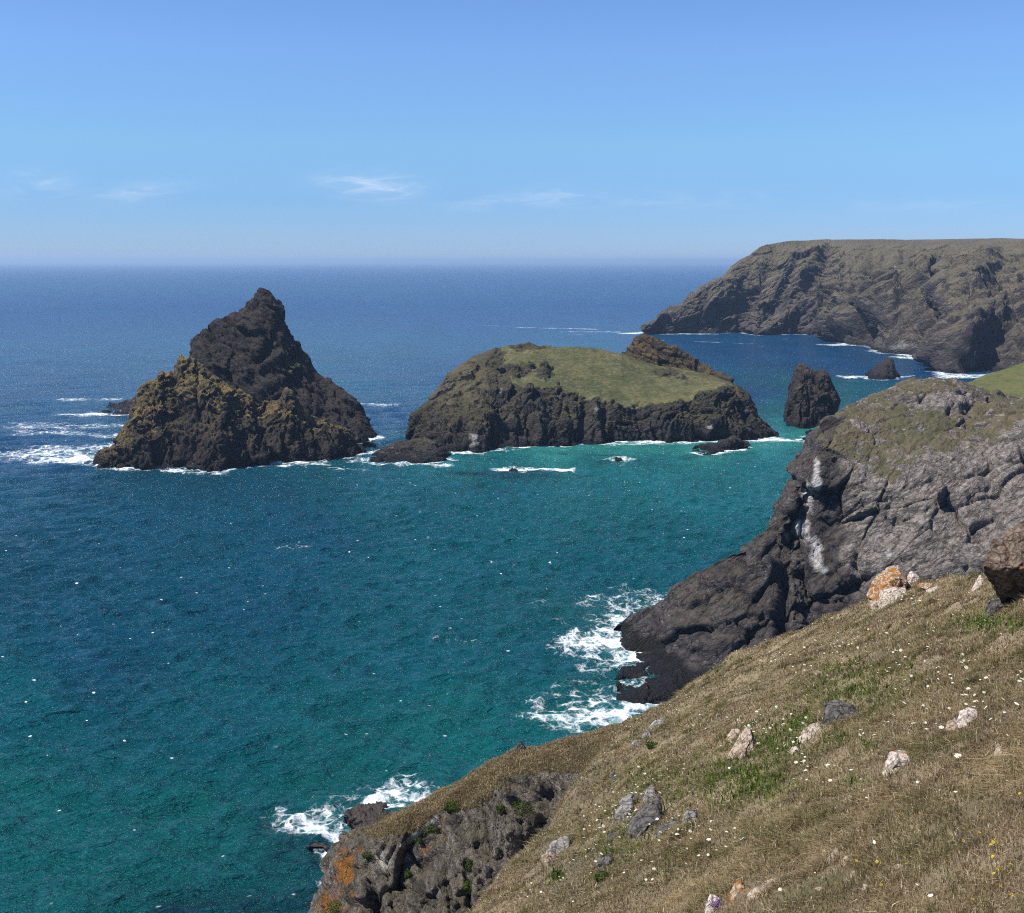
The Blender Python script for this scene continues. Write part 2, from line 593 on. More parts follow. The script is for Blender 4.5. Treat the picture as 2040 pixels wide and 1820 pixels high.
# ------------------------------------------------------------------ sea
def build_sea():
    def axis(lo, hi, step, ratio, far):
        core = list(np.arange(lo, hi + 1e-6, step))
        s_, a = step, core[0]
        low = []
        while a > -far:
            s_ *= ratio
            a -= s_
            low.append(a)
        s_, b = step, core[-1]
        high = []
        while b < far:
            s_ *= ratio
            b += s_
            high.append(b)
        return np.array(low[::-1] + core + high)
    xs = axis(-95, 62, 0.40, 1.019, 42000)
    ys = axis(90, 250, 0.36, 1.010, 46000)
    ys = ys[ys > -900]
    X, Y = np.meshgrid(xs, ys, indexing='ij')
    P = np.stack([X.ravel(), Y.ravel(), np.zeros(X.size)], 1)
    sx = np.gradient(xs)[:, None] + 0 * Y
    sy = np.gradient(ys)[None, :] + 0 * X
    spc = np.maximum(sx, sy).ravel()
    # wind sea: many short-crested waves
    r = np.random.default_rng(3)
    dz = np.zeros(len(P))
    ox = np.zeros(len(P))
    oy = np.zeros(len(P))
    for k in range(72):
        lam = 1.5 * (12.0 / 1.5) ** r.random()
        if k < 8:
            lam = 12 + 14 * r.random()
        th = rad(-72 + 30 * r.normal())
        kx, ky = 2 * np.pi / lam * np.cos(th), 2 * np.pi / lam * np.sin(th)
        a = 0.0150 * lam ** 0.62 * (0.5 + r.random()) * (0.5 if k < 8 else 1)
        w = sstep(lam / spc, 2.5, 5.0)
        ph = kx * P[:, 0] + ky * P[:, 1] + r.random() * 6.28
        dz += a * w * np.cos(ph)
        ox -= 0.75 * a * w * np.sin(ph) * np.cos(th)
        oy -= 0.75 * a * w * np.sin(ph) * np.sin(th)
    crest = dz.copy()
    Q = P + np.stack([ox, oy, dz], 1)
    # what the sea floor and depth do to the water's own colour
    D, D2, T, TD, TG, QT, SH = ((.002, .038, .118), (.002, .044, .112), (.002, .072, .091), (.002, .055, .090), (.003, .083, .083), (.006, .115, .122), (.028, .205, .18))
    cs = [(0, 545, D), (700, 545, D), (1300, 560, D), (1300, 620, D), (1000, 640, D), (400, 620, D), (0, 640, D), (900, 740, D2), (100, 760, D2), (1500, 700, D2),
          (1650, 690, D2), (1700, 730, D2), (1850, 735, D2), (40, 900, D2), (0, 1000, TD), (250, 990, TD), (500, 985, TD), (760, 830, D2), (790, 880, TD), (720, 950, T), (900, 930, QT),
          (1000, 915, QT), (1120, 900, SH), (1250, 890, SH), (1400, 892, SH), (1540, 885, SH), (1300, 925, QT), (1180, 920, QT), (1500, 930, QT), (1570, 900, QT), (1480, 790, D2), (1540, 815, T),
          (1545, 845, QT), (1620, 870, SH), (1650, 775, T), (1200, 975, (.005, .10, .11)), (1400, 985, (.005, .10, .11)), (1540, 965, QT), (1000, 985, (.003, .08, .098)), (1300, 1060, (.003, .078, .092)), (1480, 1060, (.003, .078, .092)),
          (800, 1000, T), (600, 1060, TD), (200, 1080, TD), (0, 1150, TD), (900, 1100, T), (1200, 1150, T), (1400, 1120, T), (500, 1200, TD), (200, 1300, TD), (800, 1300, T), (1100, 1300, T),
          (0, 1400, T), (400, 1450, T), (900, 1450, TG), (1180, 1230, (.006, .085, .09)), (1150, 1420, TG), (0, 1600, TG), (400, 1650, TG), (700, 1560, TG), (200, 1800, TG), (550, 1800, TG), (1400, 1600, TG)]
    fx = lambda q: np.stack([q[:, 0] / np.maximum(q[:, 1], 30) * 2.2, np.log(np.maximum(q[:, 1], 30)) * 1.1], 1)
    G = np.array([on_z(c[0], c[1]) for c in cs])
    cc = np.array([c[2] for c in cs])
    gf, pf = fx(G), fx(P)
    num = np.zeros((len(P), 3))
    den = np.zeros(len(P))
    for i in range(len(cs)):
        d2 = ((pf - gf[i]) ** 2).sum(1)
        w = 1 / (d2 + 0.0012) ** 1.7
        num += w[:, None] * cc[i]
        den += w
    tint = num / den[:, None]
    lp = np.stack([P[:, 0] / 30, P[:, 1] / 55, P[:, 2]], 1)
    tint *= (1 + 0.22 * fbm(lp, 3, 5))[:, None]

    w3_ = P / np.array([11, 11, 1.0])
    wob = np.stack([fbm(w3_ + 4.2, 3, 31), fbm(w3_ + 41.7, 3, 33)], 1) * 5.5

    def caps(lst):
        m = np.zeros(len(P))
        for x0, y0, x1, y1, w, s in lst:
            a, b = on_z(x0, y0)[:2], on_z(x1, y1)[:2]
            v = b - a
            t_ = np.clip(((P[:, :2] - a) @ v) / max(v @ v, 1e-6), 0, 1)
            e = P[:, :2] + wob * min(1.0, w / 4) - a - t_[:, None] * v
            d1 = np.sqrt((e ** 2).sum(1)) / w
            m = np.maximum(m, s * np.exp(-1.05 * d1 ** 1.35))
        return m
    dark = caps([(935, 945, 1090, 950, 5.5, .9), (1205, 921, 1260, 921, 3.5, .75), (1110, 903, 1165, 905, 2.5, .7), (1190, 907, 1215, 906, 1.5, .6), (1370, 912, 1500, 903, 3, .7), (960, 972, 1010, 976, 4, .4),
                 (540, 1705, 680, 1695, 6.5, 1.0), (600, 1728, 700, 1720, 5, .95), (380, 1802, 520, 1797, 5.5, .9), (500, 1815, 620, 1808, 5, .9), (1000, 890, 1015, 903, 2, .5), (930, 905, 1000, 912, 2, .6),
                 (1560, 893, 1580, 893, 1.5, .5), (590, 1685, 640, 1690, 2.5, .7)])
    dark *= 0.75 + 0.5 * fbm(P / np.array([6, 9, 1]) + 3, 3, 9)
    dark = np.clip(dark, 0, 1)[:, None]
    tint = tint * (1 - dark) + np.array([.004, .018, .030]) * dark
    # foam: along the waterlines and in the wash beside them
    foam = np.zeros(len(P))
    for wl, w, s in [(W_SQUAT, 3.4, 1.0), (W_SPIT, 5, .9), (W_TALL[2:], 3, .75), (W_ISLE[1:8], 2.6, .8), (W_ISLE[7:], 3.2, 1.0), (W_OUT, 3.0, .95), (W_REEF, 2.4, .95), (W_STEEP, 1.6, .45),
                     (W_SMALL, 3.5, .8), (W_HEAD[:9], 4.5, .85), (W_HEAD[8:], 6.0, 1.0), (W_FOOT, 2.4, .9), (W_SHOULDER, 2.4, .9), (W_NEAR, 1.3, .9)]:
        pl = np.array([on_z(q[0], q[1])[:2] for q in wl])
        best = np.full(len(P), 1e9)
        for a, b in zip(pl[:-1], pl[1:]):
            v = b - a
            t_ = np.clip(((P[:, :2] - a) @ v) / max(v @ v, 1e-6), 0, 1)
            e = P[:, :2] - a - t_[:, None] * v
            best = np.minimum(best, (e ** 2).sum(1))
        foam = np.maximum(foam, s * np.exp(-best / (w * w)))
    foam = foam * (0.72 + 0.75 * fbm(P / np.array([9, 9, 1.0]) + 1.7, 3, 21))
    foam = np.maximum(foam, caps([
        (60, 905, 220, 905, 16, .62), (60, 850, 240, 850, 16, .42), (140, 826, 262, 825, 6, 1.0), (130, 797, 235, 795, 5, .62), (40, 865, 100, 862, 8, .42), (70, 860, 240, 870, 7, .5), (110, 915, 215, 915, 9, 1.0), (130, 895, 235, 890, 9, .72),
        (40, 908, 110, 912, 7, .5), (20, 842, 120, 845, 6, .4), (330, 938, 440, 942, 3.5, .8), (540, 924, 640, 926, 3, .85), (660, 934, 720, 936, 2.5, .5), (710, 919, 745, 916, 3, .6), (720, 900, 742, 895, 3, .6),
        (650, 806, 700, 807, 5, .3), (722, 806, 775, 808, 5, .65), (745, 924, 880, 926, 3.2, .9), (905, 903, 1010, 898, 3, .8), (1040, 889, 1120, 887, 3.0, 1.0), (1150, 884, 1290, 884, 2.6, .8),
        (990, 936, 1040, 938, 3.2, 1.1), (1050, 937, 1118, 934, 3.2, 1.1), (1205, 914, 1270, 915, 2.2, .85), (1500, 880, 1600, 873, 4.5, .95), (1560, 880, 1640, 886, 4.0, .8), (1300, 884, 1370, 884, 2.4, .5),
        (1615, 862, 1660, 862, 3, .3), (1690, 752, 1745, 752, 6, 1.1), (1790, 750, 1825, 749, 4, .6), (1735, 753, 1760, 757, 3, .8), (1320, 666, 1420, 666, 5, .8), (1500, 668, 1560, 667, 5, .9), (1655, 688, 1690, 688, 8, .9), (1735, 700, 1760, 702, 6, .8), (1800, 712, 1880, 719, 7, 1.1), (1870, 742, 1895, 752, 6, .9), (1920, 752, 1950, 752, 5, .9),
        (1255, 665, 1290, 663, 9, 1.0), (1040, 653, 1180, 656, 7, .6), (1120, 661, 1230, 662, 7, .6), (955, 649, 1010, 650, 6, .45), (1100, 668, 1190, 666, 6, .4), (1180, 648, 1260, 651, 6, .4), (1390, 681, 1490, 685, 7, .4), (1290, 672, 1330, 680, 6, .35), (1510, 690, 1600, 694, 5, .35), (1560, 676, 1640, 674, 5, .35), (1450, 707, 1500, 712, 5, .25),
        # wash under the dark cliff and the near crag
        (1190, 1285, 1300, 1320, 3.2, 1.05), (1215, 1250, 1320, 1225, 3.0, .95), (1170, 1270, 1260, 1250, 3.2, .8), (1160, 1300, 1200, 1285, 3, .5), (1220, 1170, 1270, 1180, 2.6, .45), (1160, 1200, 1290, 1205, 4, .42),
        (1140, 1425, 1265, 1405, 2.6, 1.0), (1150, 1440, 1240, 1430, 2.0, .9), (1110, 1415, 1180, 1420, 2.2, .6), (1190, 1385, 1250, 1385, 2.2, .65), (1110, 1365, 1190, 1360, 3, .3), (970, 1120, 1080, 1130, 3, .3), (1000, 1205, 1060, 1200, 3, .3), (880, 1280, 940, 1270, 3, .32), (960, 1180, 980, 1210, 3, .25), (1090, 1235, 1150, 1240, 2.5, .35),
        (640, 1650, 740, 1685, 4.5, .95), (610, 1640, 830, 1585, 5.5, .66), (600, 1690, 720, 1705, 2.0, .5), (560, 1640, 640, 1600, 4.0, .40), (1200, 1290, 1300, 1230, 8.0, .72), (1180, 1260, 1290, 1190, 6.0, .5), (1150, 1425, 1260, 1400, 6.0, .70), (1130, 1380, 1240, 1370, 5.0, .42), (1200, 1330, 1280, 1340, 4.0, .6), (640, 1655, 740, 1675, 2.0, 1.15), (690, 1690, 720, 1680, 1.8, .85), (620, 1640, 700, 1640, 2.0, .85), (740, 1625, 800, 1610, 1.6, 1.0), (640, 1620, 800, 1600, 2.4, .55), (780, 1600, 860, 1575, 2.0, .5), (590, 1660, 620, 1680, 1.6, .6), (580, 1610, 660, 1600, 3, .3), (600, 1590, 640, 1570, 3, .25), (650, 1770, 690, 1790, 1.6, .42),
        (560, 1090, 615, 1084, 2.2, .42), (370, 1116, 410, 1112, 2, .33), (600, 1440, 650, 1430, 3, .2), (690, 1800, 640, 1760, 1.4, .35)]))
    foam -= caps([(610, 1676, 650, 1680, 1.1, .9)])
    foam += 0.10 * sstep(crest, .34, .62) * sstep(P[:, 1], 260, 500)
    sea = mesh_obj('sea', Q, grid_faces(len(xs), len(ys)), sea_material(), attrs={'foam': foam}, colors={'tint': np.concatenate([tint, np.ones((len(P), 1))], 1)})
    structure(sea, 'open blue and turquoise sea with white foam round the rocks')
    return sea


def sea_material():
    t = NT('sea_water')
    tint = t.attr('tint', 'Color')
    foam = t.attr('foam')
    # ripples, stretched along the crests
    camd = t.n('ShaderNodeVectorMath', {'operation': 'LENGTH'}, i0=t.pos).outputs['Value']
    v1 = t.mapping((0, 0, 17), (.55, 1.5, 1))
    v2 = t.mapping((0, 0, -10), (.6, 1.5, 1))
    h = t.math('ADD', t.math('MULTIPLY', t.noise(.55, 4, .62, v1, .4), .62), t.math('MULTIPLY', t.noise(1.5, 4, .62, v2, .4), .34))
    h = t.math('ADD', h, t.math('MULTIPLY', t.noise(4.0, 3, .6, v1, .2), .07))
    nrm = t.bump(h, t.map(camd, 100, 900, 1.0, .7, 'LINEAR'), 2.8)
    # slopes of the waves too small to draw out there, so that far water mirrors the higher sky
    sl = t.n('ShaderNodeTexNoise', None, Vector=t.mapping((0, 0, 10), (.5, 1.2, 1)), Scale=.9, Detail=4.0, Roughness=.7).outputs['Color']
    sl = t.n('ShaderNodeVectorMath', {'operation': 'SUBTRACT'}, i0=sl, i1=(.5, .5, .5)).outputs[0]
    sl = t.n('ShaderNodeVectorMath', {'operation': 'MULTIPLY'}, i0=sl, i1=(.8, 1.6, 0)).outputs[0]
    sl = t.n('ShaderNodeVectorMath', {'operation': 'SCALE'}, i0=sl, Scale=t.map(camd, 200, 900, .08, 1.15, 'LINEAR')).outputs[0]
    nrm = t.n('ShaderNodeVectorMath', {'operation': 'NORMALIZE'}, i0=t.n('ShaderNodeVectorMath', {'operation': 'ADD'}, i0=nrm, i1=sl).outputs[0]).outputs[0]
    # foam lace
    wv = t.n('ShaderNodeVectorMath', {'operation': 'ADD'}, i0=t.pos, i1=t.n('ShaderNodeVectorMath', {'operation': 'SCALE'}, i0=t.n('ShaderNodeTexNoise', None, Vector=t.pos, Scale=.45, Detail=4.0).outputs['Color'], Scale=3.2).outputs[0]).outputs[0]
    e1 = t.map(t.vor(.42, vec=wv), 0, .22, 1, 0)
    e2 = t.map(t.vor(1.25, vec=wv), 0, .24, 1, 0)
    big = t.noise(.35, 7, .68, wv)
    lace = t.math('ADD', t.math('ADD', t.math('MULTIPLY', e1, .34), t.math('MULTIPLY', e2, .26)), t.math('MULTIPLY', t.math('SUBTRACT', big, .5), 2.4))
    fm = t.map(t.math('ADD', foam, t.math('MULTIPLY', lace, t.map(foam, .02, .35))), .58, 1.45)
    aer = t.map(foam, .25, 1.1, 0, .55)
    # sun glints painted in as scattered white flecks, plus small whitecaps
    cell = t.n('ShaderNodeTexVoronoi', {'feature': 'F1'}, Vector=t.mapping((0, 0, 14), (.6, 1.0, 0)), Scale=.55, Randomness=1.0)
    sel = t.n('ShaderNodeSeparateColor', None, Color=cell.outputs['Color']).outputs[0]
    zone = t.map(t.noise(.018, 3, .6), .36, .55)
    glint = t.math('MULTIPLY', t.map(cell.outputs['Distance'], .04, t.math('MULTIPLY_ADD', t.n('ShaderNodeSeparateColor', None, Color=cell.outputs['Color']).outputs[1], .075, .05), 1, 0), t.map(sel, .58, .60))
    glint = t.math('MULTIPLY', glint, zone)
    fm = t.math('MAXIMUM', fm, glint)
    body = t.mix(aer, tint, (.10, .36, .36))
    far_r = t.map(camd, 100, 1500, .08, .24, 'LINEAR')
    water = t.bsdf(body, far_r, nrm, t.map(camd, 150, 1200, .50, .17, 'LINEAR'))
    water.node.inputs['IOR'].default_value = 1.333
    fb = t.bump(t.noise(1.5, 6, .65), .7, .5)
    white = t.bsdf((.80, .83, .84), .9, fb, .1)
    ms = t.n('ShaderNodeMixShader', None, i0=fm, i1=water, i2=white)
    return t.finish(ms.outputs[0])


build_sea()

# ------------------------------------------------------------------ rock materials
M_STACK = rock_material('dark_sea_stack_rock', 1.6, dark=(.014, .012, .012), mid=(.048, .037, .030), light=(.11, .092, .075), tan=(.12, .085, .04), tan_amt=.45, olive=(.085, .072, .028), olive_amt=.3, strata=(0, 75, 10), wet=2.0)
M_ISLE = rock_material('island_rock', 1.8, dark=(.013, .012, .013), mid=(.045, .040, .037), light=(.16, .14, .12), tan=(.11, .088, .045), tan_amt=.7, olive=(.075, .068, .028), olive_amt=.75, strata=(-25, 15, 0), wet=1.2,
                       turf=((.082, .076, .036), (.125, .105, .060)))
M_PEAK = rock_material('ochre_crag_rock', 1.6, dark=(.025, .02, .015), mid=(.07, .05, .03), light=(.14, .11, .07), tan=(.17, .10, .035), tan_amt=.8, olive=(.08, .07, .02), olive_amt=.4, wet=1.5)
M_HEAD = rock_material('headland_rock', 5.0, dark=(.030, .026, .025), mid=(.085, .070, .062), light=(.20, .17, .145), tan=(.165, .13, .095), tan_amt=.75, olive=(.10, .088, .052), olive_amt=.6, strata=(10, -28, 0), wet=2.0,
                       turf=((.118, .104, .062), (.158, .130, .088)))
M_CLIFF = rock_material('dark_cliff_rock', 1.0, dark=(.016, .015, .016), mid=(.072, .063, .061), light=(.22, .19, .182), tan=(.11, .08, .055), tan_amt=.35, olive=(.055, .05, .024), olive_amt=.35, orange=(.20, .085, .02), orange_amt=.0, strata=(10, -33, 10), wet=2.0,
                        turf=((.092, .086, .046), (.138, .112, .066)), crackle=.05, sunlit_rock=(.235, .203, .178), pale_col=(.44, .41, .39), bump=.75)

# ------------------------------------------------------------------ sea stacks and islets
def rocky(sz, amp, seed, R=rot(20, 35, 10), aniso=(1, 1, 1.6), fine=1.0):
    def f(P, N):
        d = blocks(P, sz * 1.5, amp * 1.5, seed, R, aniso, .25, cw=.05)
        d = d + blocks(P, sz * .6, amp * .60, seed + 11, R, aniso, .32, cw=.06)
        d = d + blocks(P, sz * .24, amp * .27, seed + 23, R, aniso, .4)
        d = d + blocks(P, sz * .10, amp * .13 * fine, seed + 29, R, aniso, .4)
        d = d + amp * .30 * fbm(P / (sz * 1.6), 4, seed + 40)
        return d
    return f


def split_thing(name, Q, F, pieces, attrs, label, cat):
    """one thing under an Empty at its base, each piece of its surface a part"""
    root = bpy.data.objects.new(name, None)
    COL.objects.link(root)
    base = np.array([Q[:, 0].mean(), Q[:, 1].mean(), 0.0])
    root.location = base
    root.empty_display_size = 2
    tag(root, label, cat)
    for pname, fmask, mat in pieces:
        f = F[fmask]
        ids, inv = np.unique(f, return_inverse=True)
        mesh_obj(pname, Q[ids] - base, inv.reshape(f.shape), mat, root, {k: v[ids] for k, v in attrs.items()})
    return root


def make_rock(name, A, disp, mat, label=None, cat=None, group=None, turf=None, pale=None, parent=None, lichen=None):
    Q, F, N = displaced(A, disp)
    at_ = {}
    Nz = vnormals(Q, A.shape)
    if turf is not None:
        at_['turf'] = turf(Q, Nz)
    if pale is not None:
        at_['pale'] = pale(Q, Nz)
    if lichen is not None:
        at_['lichen'] = lichen(Q, Nz)
    o = mesh_obj(name, Q, F, mat, parent, at_)
    if label:
        tag(o, label, cat, group)
    return o, Q, F, at_


# squat craggy stack in front
R_SQUAT = [(186, 921, 326), (196, 899, 327), (215, 893, 328), (228, 884, 330), (236, 860, 332), (252, 846, 334), (264, 834, 335), (268, 797, 337), (274, 772, 338), (281, 763, 338), (300, 757, 338), (316, 751, 339), (319, 736, 339), (324, 737, 339), (328, 747, 339),
           (345, 740, 340), (353, 730, 341), (356, 709, 341), (362, 708, 341), (368, 714, 341), (388, 709, 341), (405, 722, 341), (432, 743, 341), (460, 764, 342), (482, 779, 343), (518, 797, 343), (545, 796, 342), (562, 786, 341), (578, 779, 341), (592, 797, 341), (608, 828, 342),
           (640, 834, 344), (680, 843, 345), (700, 858, 345), (713, 876, 344), (726, 899, 342)]
A = loft(body_lines(R_SQUAT, W_SQUAT, 14, 1.5, 1.3), .30, .8, 1.5)


def squat_disp(P, N):
    d = rocky(4.6, 1.7, 3, bedding(8), (.8, .9, 2.0))(P, N)
    px, py = project(P)
    d = d * (.35 + .65 * sstep(py - np.interp(px, [p[0] for p in R_SQUAT], [p[1] for p in R_SQUAT]), 1, 22))
    for poly, w, a in [([(516, 800), (528, 860), (545, 915)], 9, -2.6), ([(575, 785), (578, 850), (560, 905)], 11, 1.6), ([(470, 860), (500, 905)], 10, -1.6), ([(345, 760), (350, 800), (352, 830)], 6, -1.5), ([(372, 750), (372, 800)], 7, 1.2),
                       ([(390, 780), (396, 830)], 7, -1.6), ([(300, 775), (295, 830)], 8, -1.0), ([(420, 860), (440, 925)], 12, 1.5), ([(350, 880), (345, 925)], 8, -1.3), ([(640, 880), (660, 910)], 15, 1.2)]:
        dd, s_ = seg_field(px, py, poly)
        d = d + a * np.exp(-(dd / w) ** 2)
    return d


M_CREST = rock_material('ochre_crest_rock', 1.6, dark=(.022, .018, .014), mid=(.105, .078, .042), light=(.20, .155, .09), tan=(.25, .17, .062), tan_amt=.9, olive=(.16, .135, .042), olive_amt=.6, strata=(0, 80, 10), wet=2.0)
Q, F, N = displaced(A, squat_disp)
Nz = vnormals(Q, A.shape)
px, py = project(Q)
top_y = np.interp(px, [p[0] for p in R_SQUAT], [p[1] for p in R_SQUAT])
m = sstep(np.interp(px, [230, 300, 400, 480, 560, 600, 650], [50, 85, 80, 45, 38, 34, 8]) + 34 * noise3(Q / 4.5, 35) + 16 * noise3(Q / 1.6, 36) - (py - top_y), -6, 6) * sstep(Nz[:, 2], -.3, .15)
fm = m[F].mean(1) > .5
split_thing('sea_stack', Q, F, [('rock_base', ~fm, M_STACK), ('ochre_crest', fm, M_CREST)], {}, 'squat craggy dark stack with ochre crest, in front of the tall peak', 'sea stack')
# tall pointed stack behind it
R_TALL = [(325, 860, 385), (340, 800, 388), (355, 760, 390), (372, 735, 391), (380, 704, 392), (385, 667, 393), (400, 650, 394), (428, 635, 395), (455, 625, 396), (468, 619, 396), (473, 622, 396), (482, 611, 396), (504, 590, 397), (509, 577, 397), (516, 569, 397), (524, 567, 397), (540, 576, 397), (554, 592, 397), (565, 613, 397),
          (569, 642, 397), (580, 664, 396), (590, 683, 396), (604, 694, 395), (611, 700, 395), (623, 725, 394), (640, 743, 393), (655, 753, 392), (673, 768, 390), (690, 782, 388), (706, 797, 386), (722, 815, 383), (734, 833, 381), (743, 850, 379), (751, 868, 377)]
A = loft(body_lines(R_TALL, W_TALL, 16, 1.25, 1.2), .34, .8, 1.5)


def tall_disp(P, N):
    d = rocky(4.8, 1.6, 14, bedding(42, 10), (2.8, 1.4, .8))(P, N)
    px, py = project(P)
    d = d * (.5 + .5 * sstep(py - np.interp(px, [p[0] for p in R_TALL], [p[1] for p in R_TALL]), 1, 24))
    for poly, w, a in [([(590, 690), (520, 730), (470, 770)], 10, 1.8), ([(420, 680), (450, 740), (470, 770)], 16, -2.2), ([(560, 640), (540, 690), (500, 720)], 9, -1.4), ([(610, 720), (570, 750), (520, 780)], 12, 1.4), ([(650, 790), (640, 850)], 14, -1.4), ([(700, 830), (700, 870)], 10, -1.5)]:
        dd, s_ = seg_field(px, py, poly)
        d = d + a * np.exp(-(dd / w) ** 2)
    return d


def tall_turf(Q, N):
    px, py = project(Q)
    return .95 * np.exp(-(((px - 600) / 42) ** 2 + ((py - 722) / 30) ** 2)) * sstep(N[:, 2], .1, .5)


M_STACK_T = rock_material('tall_stack_rock', 1.6, dark=(.013, .012, .013), mid=(.036, .028, .026), light=(.085, .068, .058), tan=(.075, .052, .034), tan_amt=.4, olive=(.05, .044, .024), olive_amt=.25, strata=(5, 40, 0), wet=2.0, turf=((.06, .065, .026), (.08, .08, .035)))
Q, F, N = displaced(A, tall_disp)
Nz = vnormals(Q, A.shape)
tq = tall_turf(Q, Nz) + .35 * noise3(Q / 2.5, 37)
fm = tq[F].mean(1) > .5
M_GREENPATCH = rock_material('green_rock_slope', 1.6, dark=(.03, .03, .02), mid=(.06, .058, .03), light=(.10, .10, .055), tan=(.10, .095, .045), tan_amt=.5, olive=(.085, .095, .035), olive_amt=.9, wet=0)
split_thing('sea_stack', Q, F, [('rock_body', ~fm, M_STACK_T), ('green_patch', fm, M_GREENPATCH)], {}, 'tall pointed dark sea stack rising behind the squat crag', 'sea stack')
# spit of rock behind, left
A = loft(body_lines([(203, 823, 452), (215, 818, 453), (232, 811, 454), (250, 803, 455), (258, 796, 456), (268, 785, 457), (280, 775, 458), (300, 770, 458)], W_SPIT, 10, 1.2), .4, .8, 1)
make_rock('sea_rock', A, rocky(4, 1.0, 31), M_STACK, 'low wedge of rock in surf, left of the squat stack', 'rock')
# rock between stack and island
A = loft(body_lines([(719, 888, 352), (726, 880, 353), (734, 881, 353), (742, 884, 353), (749, 888, 352)], [(719, 889, None), (727, 892, None), (736, 893, None), (749, 889, None)], 4, 1.2), .2, .8, 1)
make_rock('sea_rock', A, rocky(1.5, .35, 33), M_STACK, 'tiny wet rock in the gap right of the tall stack', 'rock')

# the island: rock body with a turf cap as its part
S_ISLE = [(809, 868, 366), (813, 845, 369), (820, 825, 374), (845, 801, 384), (870, 773, 395), (885, 756, 402), (890, 741, 405), (897, 742, 406), (924, 719, 414), (945, 709, 418), (970, 701, 421), (1016, 688, 424), (1062, 684, 426), (1085, 689, 427), (1108, 691, 428), (1177, 692, 428), (1236, 703, 428), (1269, 717, 427),
          (1305, 727, 426), (1356, 735, 424), (1400, 744, 421), (1430, 752, 418), (1460, 764, 413), (1476, 775, 408), (1490, 788, 403), (1499, 806, 398), (1517, 832, 390), (1535, 850, 382), (1551, 866, 376)]
T_ISLE = [(809, 870, 364), (832, 832, 369), (870, 805, 374), (914, 782, 378), (950, 768, 379), (988, 757, 380), (1015, 762, 378), (1043, 770, 376), (1085, 768, 376), (1131, 781, 374), (1172, 795, 373), (1200, 803, 372), (1232, 808, 372), (1305, 808, 373), (1340, 803, 374), (1374, 796, 376), (1410, 783, 379), (1443, 772, 381),
          (1470, 785, 382), (1490, 812, 380), (1510, 835, 378), (1551, 868, 374)]
wl, tl, sl = line(W_ISLE), line(T_ISLE), line(S_ISLE)
u = np.unique(np.concatenate([wl[0], tl[0], sl[0]]))
w_, t_, s_ = (line_at(q, u) for q in (wl, tl, sl))
rows = [(u, w_ + np.array([0, -1, -3.0])), (u, w_)]
for f in (.45, .8):
    rows.append((u, w_ + (t_ - w_) * np.array([f ** 1.9, f ** 1.9, f])))
rows.append((u, t_))
for f in (.35, .7):
    rows.append((u, t_ + (s_ - t_) * np.array([f, f, f ** .85])))
rows.append((u, s_))
ends = np.minimum(1, np.minimum(u, 1 - u) / .12)[:, None]
b_ = s_.copy()
b_[:, 1:2] += 26 * (.15 + .85 * ends)
b_[:, 2] = 0
for f in (.75, .4):
    rows.append((u, b_ + (s_ - b_) * np.array([f ** 1.5, f ** 1.5, f])))
rows += [(u, b_), (u, b_ + np.array([0, 1, -3]))]
A = loft(rows, .34, .8, 1.8)


def isle_turf(Q, N):
    px, py = project(Q)
    edge = np.interp(px, [960, 990, 1010, 1043, 1085, 1131, 1172, 1200, 1232, 1305, 1340, 1374, 1410, 1443, 1462, 1475], [690, 738, 756, 768, 768, 781, 795, 803, 808, 808, 803, 796, 783, 772, 768, 760])
    m = sstep(edge - py + 9 * noise3(Q / 5.0, 71) + 6 * noise3(Q / 1.6, 72), -3, 3)
    top = Q[:, 1] < np.interp(px, [p[0] for p in S_ISLE], [p[2] for p in S_ISLE]) + 9
    m = m * top * sstep(px + 26 * noise3(Q / 9.0, 73), 985, 1040) * sstep(-px + 8 * noise3(Q / 4.0, 75), -1474, -1458)
    for cx, cy_, rx, ry in [(1043, 735, 22, 11), (1085, 742, 17, 14), (1030, 745, 20, 6), (1325, 742, 32, 9), (1055, 690, 40, 9), (1360, 752, 12, 6)]:
        m = m * (1 - .95 * np.exp(-np.maximum(0, ((px - cx) / rx) ** 2 + ((py - cy_) / ry) ** 2 + .9 * noise3(Q / 2.2, 77) + .4 * noise3(Q / .9, 78)) ** 2))
    return m


